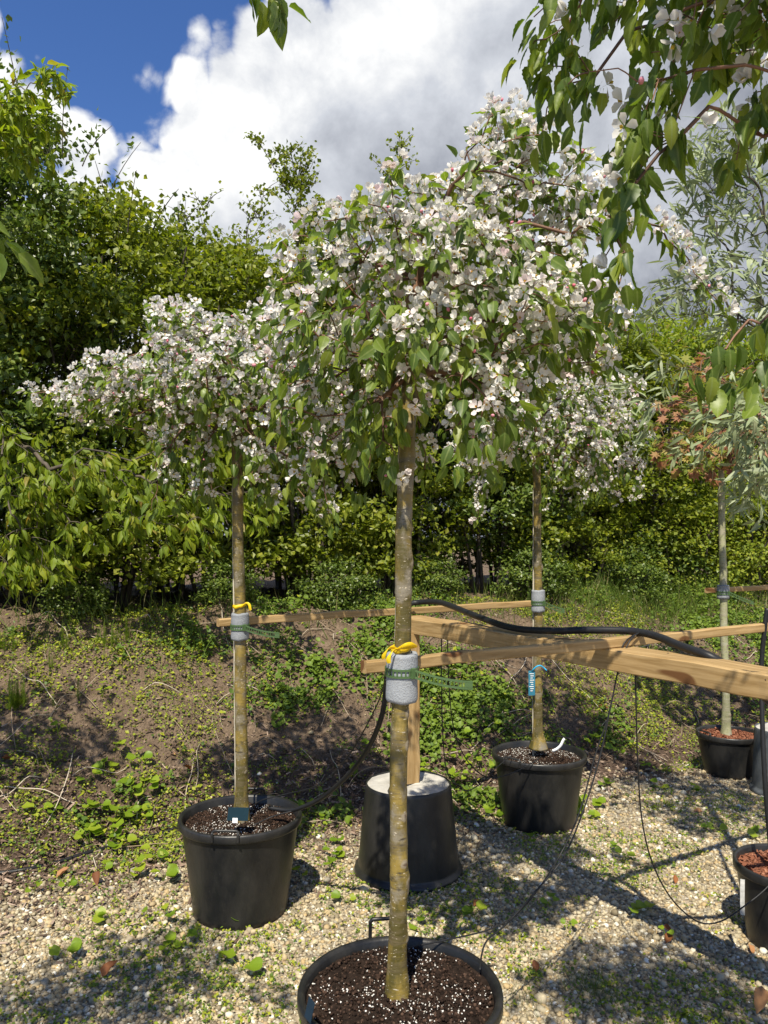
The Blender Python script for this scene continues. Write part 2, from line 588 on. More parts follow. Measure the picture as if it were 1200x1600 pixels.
def mesh_from(name, V, F, MI=None, rnd=None, mats=(), smooth=False):
    me = bpy.data.meshes.new(name)
    V = np.ascontiguousarray(V, np.float32)
    F = np.ascontiguousarray(F, np.int32)
    n, k = F.shape
    me.vertices.add(len(V))
    me.vertices.foreach_set('co', V.ravel())
    me.loops.add(n * k)
    me.loops.foreach_set('vertex_index', F.ravel())
    me.polygons.add(n)
    me.polygons.foreach_set('loop_start', np.arange(0, n * k, k, dtype=np.int32))
    for m in mats:
        me.materials.append(m)
    if MI is not None:
        me.polygons.foreach_set('material_index', np.ascontiguousarray(MI, np.int32))
    me.polygons.foreach_set('use_smooth', np.full(n, bool(smooth)))
    if rnd is not None:
        a = me.attributes.new('rnd', 'FLOAT', 'POINT')
        a.data.foreach_set('value', np.ascontiguousarray(rnd, np.float32))
    me.update()
    me.validate()
    return me


def link(name, me, parent=None, loc=(0, 0, 0)):
    o = bpy.data.objects.new(name, me)
    o.location = loc
    if parent is not None:
        o.parent = parent
    col.objects.link(o)
    return o


def tag(o, label, cat, group=None, kind=None):
    if label:
        o['label'] = label
    if cat:
        o['category'] = cat
    if group:
        o['group'] = group
    if kind:
        o['kind'] = kind
    return o


def thing(name, loc, label, cat, group=None):
    o = bpy.data.objects.new(name, None)
    o.empty_display_size = .05
    o.location = loc
    col.objects.link(o)
    return tag(o, label, cat, group)


def set_mid(me, v):
    a = me.attributes.new('mid', 'FLOAT', 'POINT')
    a.data.foreach_set('value', np.ascontiguousarray(v, np.float32))


class T:
    """a small triangle template: vertices, triangles, material index"""

    def __init__(s, V, F, MI=None, smooth=True, mid=None):
        s.V = np.array(V, float)
        s.mid = mid
        s.F = np.array(F, int)
        s.MI = np.zeros(len(s.F), int) if MI is None else np.array(MI)
        s.smooth = smooth

    def mesh(s, name, mats):
        me = mesh_from(name, s.V, s.F, s.MI, None, mats, s.smooth)
        if s.mid is not None:
            set_mid(me, s.mid)
        return me


def scatter_mesh(name, temps, Rm, t, var, mats, rnd=None, smooth=True):
    """all copies in one mesh. Rm (n,3,3) includes the scale."""
    Vs, Fs, Ms, Rs, Ds = [], [], [], [], []
    off = 0
    n = len(t)
    if rnd is None:
        rnd = rng.random(n)
    for vi, tp in enumerate(temps):
        idx = np.nonzero(var == vi)[0]
        if not len(idx):
            continue
        v = np.einsum('nij,kj->nki', Rm[idx], tp.V) + t[idx][:, None, :]
        k = len(tp.V)
        f = tp.F[None] + (np.arange(len(idx)) * k)[:, None, None] + off
        Vs.append(v.reshape(-1, 3))
        Fs.append(f.reshape(-1, 3))
        Ms.append(np.tile(tp.MI, len(idx)))
        Rs.append(np.repeat(rnd[idx], k))
        if tp.mid is not None:
            Ds.append(np.tile(tp.mid, len(idx)))
        off += len(idx) * k
    me = mesh_from(name, np.concatenate(Vs), np.concatenate(Fs), np.concatenate(Ms), np.concatenate(Rs), mats, smooth)
    if Ds and sum(len(d_) for d_ in Ds) == len(me.vertices):
        set_mid(me, np.concatenate(Ds))
    return me


def norm(a):
    return a / np.maximum(np.linalg.norm(a, axis=-1, keepdims=True), 1e-9)


def frames(Yd, Zd, s):
    """rotation matrices with local y along Yd, local z near Zd, scaled by s."""
    Y = norm(Yd)
    X = norm(np.cross(Y, Zd))
    Z = np.cross(X, Y)
    return np.stack([X, Y, Z], axis=-1) * np.asarray(s)[:, None, None]


def frames_z(Zd, s, spin=None):
    Z = norm(Zd)
    a = np.tile(np.array([0.3, 1., 0.2]), (len(Z), 1)) if spin is None else spin
    X = norm(np.cross(a, Z))
    Y = np.cross(Z, X)
    return np.stack([X, Y, Z], axis=-1) * np.asarray(s)[:, None, None]


def mat4(Rm, t):
    return Matrix([[*Rm[0], t[0]], [*Rm[1], t[1]], [*Rm[2], t[2]], [0, 0, 0, 1]])


# ---- templates
def leaf_t(w, segs=4, fold=.12, curl=.15, wave=0.0, peak=.42, ser=0.0):
    V, F = [], []
    mid, lf, rt = [], [], []
    for i in range(segs + 1):
        u = i / segs
        z = -curl * u * u
        mid.append(len(V))
        V.append((0, u, z))
        if 0 < i < segs:
            ww = w * .5 * (math.sin(math.pi * u ** (math.log(.5) / math.log(peak)))) ** .85
            ww *= 1 + (ser if i % 2 else -ser)
            k = wave * (1 if i % 2 else -1)
            lf.append(len(V))
            V.append((-ww, u - .02, z + fold * ww * 2 + k))
            rt.append(len(V))
            V.append((ww, u - .02, z + fold * ww * 2 - k))
    for s, flip in ((lf, 0), (rt, 1)):
        tri = [(mid[0], mid[1], s[0])]
        for i in range(len(s) - 1):
            tri += [(mid[i + 1], mid[i + 2], s[i + 1]), (mid[i + 1], s[i + 1], s[i])]
        tri.append((mid[-2], mid[-1], s[-1]))
        F += [t[::-1] if flip else t for t in tri]
    # petiole
    b = len(V)
    V += [(-.012, -.22, .02), (.012, -.22, .02), (0, .02, .012)]
    F.append((b, b + 1, b + 2))
    md = np.zeros(len(V))
    md[mid] = 1
    md[b:] = 1
    return T(V, F, mid=md)


CRAB = [leaf_t(.50, 6, .22, .12, .018), leaf_t(.55, 6, .12, .3, .025), leaf_t(.42, 6, .4, .25, .01), leaf_t(.5, 6, -.1, .4, .03), leaf_t(.46, 6, .55, .15, .02)]
NEAR = [leaf_t(.50, 11, .22, .15, .008, .40, .07), leaf_t(.56, 11, .10, .35, .012, .42, .08), leaf_t(.42, 11, .45, .25, .006, .40, .06), leaf_t(.52, 11, -.12, .45, .015, .45, .07), leaf_t(.47, 11, .6, .1, .01, .38, .06)]
CHERRY = [leaf_t(.40, 4, .25, .25, .01), leaf_t(.36, 4, .4, .4, .0), leaf_t(.44, 4, .1, .3, .03)]
SILVER = [leaf_t(.22, 3, .2, .25), leaf_t(.19, 3, .1, .5), leaf_t(.25, 3, .4, -.1)]
SMALL = [T([(0, 0, 0), (-.36, .5, .10), (0, 1, -.08), (.36, .55, .10)], [(0, 2, 1), (0, 3, 2)], smooth=False),
         T([(0, 0, 0), (-.30, .45, .02), (0, 1, .1), (.34, .5, .16)], [(0, 2, 1), (0, 3, 2)], smooth=False),
         T([(0, 0, 0), (-.4, .6, -.05), (0, .95, -.2), (.4, .55, .1)], [(0, 2, 1), (0, 3, 2)], smooth=False)]


def flower_t(openness, seed):
    r = random.Random(seed)
    V, F, MI = [], [], []
    for k in range(5):
        a = 2 * math.pi * k / 5 + r.uniform(-.22, .22)
        el = openness + r.uniform(-.3, .3)
        tw = r.uniform(-.5, .5)
        ln = r.uniform(.9, 1.1)
        b = len(V)
        # narrow claw, broad cupped blade, ruffled end
        for (u, w, dz) in ((.05, 0, 0), (.20, -.10, .05), (.20, .10, .05), (.37, -.185, .075), (.37, .0, .0), (.37, .185, .075), (.53, -.11, .05), (.55, .10, .05)):
            u *= ln
            el2 = el + .5 * (u - .3)
            z = u * math.sin(el2) + dz * math.cos(el2) + w * tw + r.uniform(-.025, .025)
            rr = u * math.cos(el2) - dz * math.sin(el2)
            V.append((rr * math.cos(a) - w * math.sin(a), rr * math.sin(a) + w * math.cos(a), z))
        F += [(b, b + 2, b + 1), (b + 1, b + 4, b + 3), (b + 1, b + 2, b + 4), (b + 2, b + 5, b + 4), (b + 3, b + 4, b + 6), (b + 4, b + 7, b + 6), (b + 4, b + 5, b + 7)]
        MI += [0] * 7
    b = len(V)
    n = 6
    for k in range(n):
        a = 2 * math.pi * k / n
        V.append((.085 * math.cos(a), .085 * math.sin(a), .17 + (.06 if k % 2 else 0)))
    V.append((0, 0, .02))
    for k in range(n):
        F.append((b + k, b + (k + 1) % n, b + n))
        MI.append(1)
    b = len(V)
    V += [(-.02, 0, 0), (.02, 0, 0), (0, .0, -.7)]      # stalk
    F.append((b, b + 1, b + 2))
    MI.append(2)
    return T(V, F, MI)


FLOWER = [flower_t(.3, 1), flower_t(.6, 2), flower_t(.95, 3), flower_t(.15, 4), flower_t(.7, 5), flower_t(-.1, 6), flower_t(1.15, 7), flower_t(.8, 8)]


def ico():
    p = (1 + 5 ** .5) / 2
    V = [(-1, p, 0), (1, p, 0), (-1, -p, 0), (1, -p, 0), (0, -1, p), (0, 1, p), (0, -1, -p), (0, 1, -p), (p, 0, -1), (p, 0, 1), (-p, 0, -1), (-p, 0, 1)]
    F = [(0, 11, 5), (0, 5, 1), (0, 1, 7), (0, 7, 10), (0, 10, 11), (1, 5, 9), (5, 11, 4), (11, 10, 2), (10, 7, 6), (7, 1, 8), (3, 9, 4), (3, 4, 2), (3, 2, 6), (3, 6, 8), (3, 8, 9), (4, 9, 5), (2, 4, 11), (6, 2, 10), (8, 6, 7), (9, 8, 1)]
    V = np.array(V) / np.linalg.norm(V[0])
    return V, F


def stone_t(seed, sq=(1, 1, .6), jit=.18, smooth=True):
    r = np.random.default_rng(seed)
    V, F = ico()
    V = V * (1 + r.uniform(-jit, jit, (12, 1))) * np.array(sq)
    return T(V, F, None, smooth)


STONES = [stone_t(i, (1, r_, .62)) for i, r_ in enumerate((.8, .65, .95, .75))]
CRUMB = [stone_t(20 + i, (1, .8, .8), .25, False) for i in range(3)]
BUD = [T(ico()[0] * np.array((.6, .6, .9)), ico()[1])]


def round_leaf(seed):
    r = random.Random(seed)
    n = 11
    V = [(0, .12, 0)]
    for k in range(n):
        a = math.radians(-75 + 330 * k / (n - 1)) + math.radians(-15)
        rad = .5 * (1 + (.06 if k % 2 else -.04)) * (1 + r.uniform(-.05, .05))
        x, y = rad * math.cos(a), .5 + rad * math.sin(a) * .92
        V.append((x, y, .20 * (x * x * 4) + .15 * (y - .5) ** 2 + r.uniform(-.05, .08)))
    F = [(0, k, k + 1) for k in range(1, n)]
    return T(V, F)


ROUND = [round_leaf(i) for i in range(4)]
BLADE = [T([(-.012, 0, 0), (.012, 0, 0), (.009, .5, .05), (-.009, .5, .05), (0, 1, .25)], [(0, 1, 2), (0, 2, 3), (3, 2, 4)])]
CHIP = [T([(-.5, -.12, 0), (.5, -.16, .03), (.55, .1, 0), (-.45, .13, .04)], [(0, 1, 2), (0, 2, 3)], smooth=False),
        T([(-.5, -.06, 0), (.1, -.1, .06), (.6, .02, 0), (-.45, .08, .0)], [(0, 1, 2), (0, 2, 3)], smooth=False)]


def maple_t():
    V, F = [(0, .35, 0)], []
    pts = []
    for k, (a, r_) in enumerate([(-100, .3), (-62, .5), (-35, .26), (-8, .62), (25, .3), (50, .7), (75, .34), (90, .85), (105, .34), (130, .7), (155, .3), (188, .62), (215, .26), (242, .5), (280, .3)]):
        V.append((r_ * math.cos(R(a)), .35 + r_ * math.sin(R(a)) * .9, -.12 * r_ * r_))
    for k in range(1, 15):
        F.append((0, k, k + 1))
    return T(V, F)


MAPLE = [maple_t()]


# ---- sweeps, lathes, boxes
def smooth_path(pts, step=.02):
    pts = np.array(pts, float)
    n = len(pts)
    out = []
    for i in range(n - 1):
        p0, p1, p2, p3 = pts[max(i - 1, 0)], pts[i], pts[i + 1], pts[min(i + 2, n - 1)]
        k = max(2, int(np.linalg.norm((p2 - p1)[:3]) / step))
        for j in range(k):
            t = j / k
            out.append(.5 * ((2 * p1) + (-p0 + p2) * t + (2 * p0 - 5 * p1 + 4 * p2 - p3) * t * t + (-p0 + 3 * p1 - 3 * p2 + p3) * t ** 3))
    out.append(pts[-1])
    return np.array(out)


def sweep(path, rad, sides=8, cap=True):
    """returns V, F(tri); rad scalar, (n,) or (n,sides)"""
    path = np.array(path, float)
    n = len(path)
    tan = norm(np.gradient(path, axis=0))
    ref = np.array([1., 0, 0]) if abs(tan[0][0]) < .8 else np.array([0, 0, 1.])
    a = norm(np.cross(tan[0], ref))
    A = []
    for i in range(n):
        a = norm(a - tan[i] * np.dot(a, tan[i]))
        A.append(a)
    A = np.array(A)
    B = np.cross(tan, A)
    th = np.arange(sides) * 2 * math.pi / sides
    rad = np.asarray(rad, float)
    if rad.ndim == 0:
        rad = np.full((n, sides), float(rad))
    elif rad.ndim == 1:
        rad = np.repeat(rad[:, None], sides, 1)
    V = path[:, None] + (A[:, None] * np.cos(th)[None, :, None] + B[:, None] * np.sin(th)[None, :, None]) * rad[..., None]
    V = V.reshape(-1, 3)
    F = []
    i = np.arange(n - 1)[:, None] * sides
    j = np.arange(sides)[None]
    a0, a1 = (i + j), (i + (j + 1) % sides)
    q = np.stack([a0, a1, a1 + sides, a0, a1 + sides, a0 + sides], -1).reshape(-1, 3)
    F = q
    if cap:
        V = np.vstack([V, path[0], path[-1]])
        c0, c1 = len(V) - 2, len(V) - 1
        k = np.arange(sides)
        f0 = np.stack([np.full(sides, c0), (k + 1) % sides, k], -1)
        f1 = np.stack([np.full(sides, c1), (n - 1) * sides + k, (n - 1) * sides + (k + 1) % sides], -1)
        F = np.vstack([F, f0, f1])
    return V, F


def lathe(profile, sides=56):
    pr = np.array(profile, float)
    th = np.arange(sides) * 2 * math.pi / sides
    V = np.stack([pr[:, None, 0] * np.cos(th), pr[:, None, 0] * np.sin(th), np.repeat(pr[:, 1:2], sides, 1)], -1).reshape(-1, 3)
    i = np.arange(len(pr) - 1)[:, None] * sides
    j = np.arange(sides)[None]
    a0, a1 = i + j, i + (j + 1) % sides
    F = np.stack([a0, a1, a1 + sides, a0 + sides], -1).reshape(-1, 4)
    return V, F


def tube(name, pts, r, mat, parent=None, sides=8, loc=None, step=.02, smooth=True):
    V, F = sweep(smooth_path(pts, step), r, sides)
    base = np.zeros(3) if loc is None else np.array(loc)
    return link(name, mesh_from(name, V - base, F, None, None, [mat], smooth), parent, base if parent is None else (0, 0, 0))


def box_bev(name, L_, W, Hh, mat, bev=.004, segs=14, warp=.0015, seed=0):
    """timber: length along local x, centred, slightly uneven, bevelled edges"""
    r = np.random.default_rng(seed)
    b = bev
    y, z = W / 2, Hh / 2
    sec = np.array([(-y + b, -z), (y - b, -z), (y, -z + b), (y, z - b), (y - b, z), (-y + b, z), (-y, z - b), (-y, -z + b)])
    xs = np.linspace(-L_ / 2, L_ / 2, segs)
    V = []
    for x in xs:
        o = r.normal(0, warp, 2)
        for p in sec:
            V.append((x, p[0] + o[0], p[1] + o[1]))
    V = np.array(V)
    F = []
    for i in range(segs - 1):
        for k in range(8):
            a, b_ = i * 8 + k, i * 8 + (k + 1) % 8
            F.append((a, a + 8, b_ + 8))
            F.append((a, b_ + 8, b_))
    for e, fl in ((0, 0), ((segs - 1) * 8, 1)):
        for k in range(1, 7):
            t = (e, e + k, e + k + 1)
            F.append(t[::-1] if fl else t)
    return mesh_from(name, V, np.array(F), None, None, [mat])


# ------------------------------------------------------------------ ground
def build_ground():
    def axis(fine0, fine1, st, far):
        a = list(np.arange(fine0, fine1, st))
        x, d = fine1, st
        while x < far:
            a.append(x)
            d *= 1.25
            x += d
        a.append(far)
        x, d = fine0, st
        while x > -far:
            d *= 1.25
            x -= d
            a.insert(0, max(x, -far))
        return np.array(sorted(set(a)))
    xs = axis(-4, 5.5, .04, 400)
    ys = axis(1.5, 9, .035, 500)
    X, Y = np.meshgrid(xs, ys)
    r = np.random.default_rng(3)
    Z = H(X, Y)
    bank = np.clip((Y - foot(X) + .3) / .8, 0, 1)
    near = (np.abs(X) < 6) & (Y < 10)
    Z += np.where(near, r.normal(0, .006, Z.shape) * bank, 0)
    V = np.stack([X, Y, Z], -1).reshape(-1, 3)
    nx = len(xs)
    i = np.arange(len(ys) - 1)[:, None] * nx
    j = np.arange(nx - 1)[None]
    a = i + j
    F = np.stack([a, a + 1, a + nx + 1, a + nx], -1).reshape(-1, 4)
    o = link('ground', mesh_from('ground', V, F, None, None, [M['ground']], True))
    o['kind'] = 'structure'
    tag(o, 'pale gravel ground rising to a brown soil bank', 'ground')


build_ground()


def in_pot(X, Y):
    m = np.zeros(len(X), bool)
    for (a, b, r_) in POTS_XY:
        m |= (X - a) ** 2 + (Y - b) ** 2 < r_ ** 2
    return m


pot_front = P(625, 1545, 2.18)[:2]
pot_left = P(376, 1268, 3.48)[:2]
pot_right = P(842, 1180, 4.56)[:2]
pot_far = P(1139, 1143, 5.55)[:2]
pot_corner = P(1236, 1345, 3.2)[:2]
pot_base = P(638, 1300, 3.9)[:2]
pot_grey = P(1228, 1140, 5.1)[:2]
POTS_XY = [(*pot_front, .23), (*pot_left, .22), (*pot_right, .22), (*pot_far, .17), (*pot_corner, .18), (*pot_base, .27), (*pot_grey, .24)]


def build_gravel():
    n = 76000
    Y = rng.uniform(2.2, 5.9, n * 2) ** 1
    keep = rng.random(n * 2) < (2.7 / Y) ** 1.0
    Y = Y[keep][:n]
    X = rng.uniform(-.56, .56, len(Y)) * Y
    d = Y - foot(X) + rng.normal(0, .22, len(Y))
    ok = (d < -.28) & ~in_pot(X, Y)
    ok |= (d < .5) & (rng.random(len(Y)) < .06) & ~in_pot(X, Y)
    X, Y = X[ok], Y[ok]
    s = rng.lognormal(math.log(.0073), .36, len(X)) * (1 + .12 * (Y - 2.6))
    z = H(X, Y) + s * rng.uniform(.0, .55, len(X))
    Zd = np.stack([rng.normal(0, .35, len(X)), rng.normal(0, .35, len(X)), np.ones(len(X))], -1)
    Rm = frames_z(Zd, s, norm(rng.normal(0, 1, (len(X), 3))))
    me = scatter_mesh('gravel', STONES, Rm, np.stack([X, Y, z], -1), rng.integers(0, 4, len(X)), [M['pebble']])
    tag(link('gravel_stones', me), 'loose pale beige gravel stones covering the level ground', 'gravel', kind='stuff')


build_gravel()


def build_litter():
    n = 26000
    X = rng.uniform(-3.2, 3.8, n)
    Y = foot(X) + rng.normal(.05, .42, n)
    p = np.where((X < .9), 1.0, .35)
    ok = (rng.random(n) < p) & ~in_pot(X, Y)
    X, Y = X[ok], Y[ok]
    n = len(X)
    s = rng.uniform(.016, .052, n)
    Zd = np.stack([rng.normal(0, .45, n), rng.normal(-.15, .45, n), np.ones(n)], -1)
    Rm = frames_z(Zd, s, norm(rng.normal(0, 1, (n, 3))))
    t = np.stack([X, Y, H(X, Y) + rng.uniform(.001, .016, n)], -1)
    tag(link('bark_mulch', scatter_mesh('bark_mulch', CHIP, Rm, t, rng.integers(0, 2, n), [M['chip']])), 'brown bark mulch chips along the foot of the bank', 'mulch', kind='stuff')
    # soil crumbs on the bank
    n = 16000
    X = rng.uniform(-3.6, 4.6, n)
    Y = foot(X) + rng.uniform(.1, 2.3, n)
    s = np.minimum(rng.lognormal(math.log(.0075), .45, n), .014)
    Rm = frames_z(norm(rng.normal(0, 1, (n, 3))), s)
    tag(link('soil_crumbs', scatter_mesh('soil_crumbs', CRUMB, Rm, np.stack([X, Y, H(X, Y)], -1), rng.integers(0, 3, n), [M['crumb']])), 'crumbly brown soil lumps scattered over the bank', 'soil', kind='stuff')
    # dry stems
    Vs, Fs, Rs = [], [], []
    off = 0
    for k in range(240):
        x = rng.uniform(-3, 4)
        y = foot(x) + (rng.uniform(-.1, 1.9))
        L_ = rng.uniform(.08, .5)
        a = rng.uniform(0, math.pi)
        pts = []
        for u in np.linspace(0, 1, 5):
            xx = x + L_ * (u - .5) * math.cos(a) + .02 * math.sin(5 * u + k)
            yy = y + L_ * (u - .5) * math.sin(a)
            pts.append((xx, yy, float(H(xx, yy)) + .012 + .05 * rng.random() * math.sin(u * 3.1)))
        V, F = sweep(smooth_path(pts, .03), rng.uniform(.0014, .0034), 4)
        Vs.append(V)
        Fs.append(F + off)
        Rs.append(np.full(len(V), rng.random()))
        off += len(V)
    tag(link('dry_stem_litter', mesh_from('dry_stem_litter', np.concatenate(Vs), np.concatenate(Fs), None, np.concatenate(Rs), [M['dry']], True)), 'tangle of dead straw-coloured stems strewn over the soil bank', 'dead stems', kind='stuff')


build_litter()


# ------------------------------------------------------------------ vegetation machinery
def sample_lobes(lobes, n, mind, r):
    w = np.array([l[3] * l[4] * l[5] * (l[6] if len(l) > 6 else 1) for l in lobes], float)
    w /= w.sum()
    pts, fl = [], []
    arr = np.zeros((0, 3))
    tries = 0
    while len(pts) < n and tries < n * 14:
        tries += 1
        i = r.choice(len(lobes), p=w)
        px, py, Y, rx, ry, rz = lobes[i][:6]
        fp = lobes[i][7] if len(lobes[i]) > 7 else 1.0
        d = r.normal(0, 1, 3)
        d /= np.linalg.norm(d)
        q = r.random() ** .42
        c = P(px, py, Y)
        p = c + d * q * np.array([rx / FPX * Y, rz, ry / FPX * Y])
        if len(pts) and np.min(np.sum((arr[:len(pts)] - p) ** 2, 1)) < mind * mind:
            continue
        pts.append(p)
        fl.append(fp)
        if len(pts) > len(arr):
            arr = np.vstack([arr, np.zeros((512, 3))])
        arr[len(pts) - 1] = p
    return np.array(pts), np.array(fl)


def grow(root_pts, nodes, k=.35):
    """connect nodes to a tree; returns parent indices (roots first) and order"""
    allp = np.vstack([root_pts, nodes])
    nr = len(root_pts)
    par = np.full(len(allp), -1)
    plen = np.zeros(len(allp))
    for i in range(1, nr):
        par[i] = i - 1
        plen[i] = plen[i - 1] + np.linalg.norm(allp[i] - allp[i - 1])
    done = list(range(nr))
    plen[:nr] *= .2
    order = nr + np.argsort(np.linalg.norm(nodes - root_pts[-1], axis=1))
    for i in order:
        d = np.linalg.norm(allp[done] - allp[i], axis=1)
        rise = np.maximum(0, allp[i][2] - allp[done][:, 2])
        c = d ** 1.25 + k * plen[done] + .15 * rise
        j = done[int(np.argmin(c))]
        par[i] = j
        plen[i] = plen[j] + np.linalg.norm(allp[i] - allp[j])
        done.append(i)
    cnt = np.ones(len(allp))
    for i in reversed(done):
        if par[i] >= 0:
            cnt[par[i]] += cnt[i]
    return allp, par, cnt


def branches_mesh(name, allp, par, cnt, nr, r0, mat, maxr, base, r):
    Vs, Fs, Rs = [], [], []
    off = 0
    for i in range(1, len(allp)):
        j = par[i]
        if j < 0 or i < nr:
            continue
        a, b = allp[j], allp[i]
        ra = min(maxr, r0 * cnt[i] ** .42)
        rb = min(maxr, r0 * max(1, cnt[i] - 1) ** .42) * .9
        L_ = np.linalg.norm(b - a)
        mid = (a + b) / 2 + r.normal(0, .08, 3) * L_ + np.array([0, 0, .10 * L_])
        n = 4 if ra < .004 else 6
        pts = np.array([a, a * .45 + mid * .4 + b * .15 + (mid - (a + b) / 2) * .4, mid, b])
        V, F = sweep(pts, np.linspace(ra, rb, 4), n, False)
        Vs.append(V)
        Fs.append(F + off)
        Rs.append(np.full(len(V), r.random() * .6 + (.3 if ra < .003 else 0)))
        off += len(V)
    return mesh_from(name, np.concatenate(Vs) - base, np.concatenate(Fs), None, np.concatenate(Rs), [mat], True)


def spread_parts(name, stuff_name, temps, Rm, t, var, mats, parent, base, n_parts, r):
    """the n_parts that show largest as single objects, the others in one 'stuff' part"""
    px = 600 + t[:, 0] / t[:, 1] * FPX
    py = 850 - (t[:, 2] - CAM_Z) / t[:, 1] * FPX
    vis = (px > 5) & (px < 1195) & (py > 5) & (py < 1595) & (t[:, 1] > .3)
    size = np.linalg.norm(Rm[:, :, 1], axis=1) / np.maximum(t[:, 1], .2) * vis
    order = np.argsort(-size)
    pick = order[:n_parts]
    pick = pick[size[pick] > 0]
    rest = np.ones(len(t), bool)
    rest[pick] = False
    meshes = [tp.mesh(name, mats) for tp in temps]
    for i in pick:
        o = bpy.data.objects.new(name, meshes[var[i]])
        o.parent = parent
        o.matrix_basis = mat4(Rm[i], t[i] - base)
        col.objects.link(o)
    if rest.any():
        me = scatter_mesh(stuff_name, temps, Rm[rest], t[rest] - base, var[rest], mats, r.random(rest.sum()))
        o = link(stuff_name, me, parent)
        o['kind'] = 'stuff'


def trunk_mesh(name, pts, base, mat, seed, sides=16, knots=10, knot=.006, swell=True):
    r = np.random.default_rng(seed)
    P4 = smooth_path(np.array(pts, float), .012)
    path, rad = P4[:, :3], P4[:, 3]
    n = len(path)
    s = np.concatenate([[0], np.cumsum(np.linalg.norm(np.diff(path, axis=0), axis=1))])
    th = np.arange(sides) * 2 * math.pi / sides
    rr = np.repeat(rad[:, None], sides, 1)
    # growth rings
    for q in np.arange(.1, s[-1], .13):
        q2 = q + r.uniform(-.03, .03)
        rr += (.0018 * np.exp(-((s - q2) / .008) ** 2))[:, None]
    for _ in range(knots):
        q, a = r.uniform(.15, s[-1]), r.uniform(0, 6.28)
        da = np.angle(np.exp(1j * (th - a)))
        rr += knot * r.uniform(.5, 1.2) * np.exp(-((s - q) / .013) ** 2)[:, None] * np.exp(-(da / .38) ** 2)[None]
    kn = np.zeros_like(rr)
    for _ in range(knots):
        q, a = r.uniform(.12, s[-1]), r.uniform(3.6, 6.0) if r.random() < .6 else r.uniform(0, 6.28)
        da = np.angle(np.exp(1j * (th - a)))
        w_ = r.uniform(.7, 1.4)
        g_ = np.exp(-((s - q) / (.011 * w_)) ** 2)[:, None] * np.exp(-(da / (.42 * w_)) ** 2)[None]
        rr += knot * g_
        kn = np.maximum(kn, g_)
    rr *= 1 + .025 * np.sin(s * 23 + seed)[:, None] + .02 * np.sin(th * 2 + s[:, None] * 6)
    path = path + np.stack([.002 * np.sin(s * 9 + seed), .002 * np.cos(s * 7), 0 * s], -1)
    V, F = sweep(path, rr, sides)
    return mesh_from(name, V - base, F, None, np.concatenate([kn.ravel(), [0, 0]]), [mat], True)


UP = np.array([0, 0, 1.])


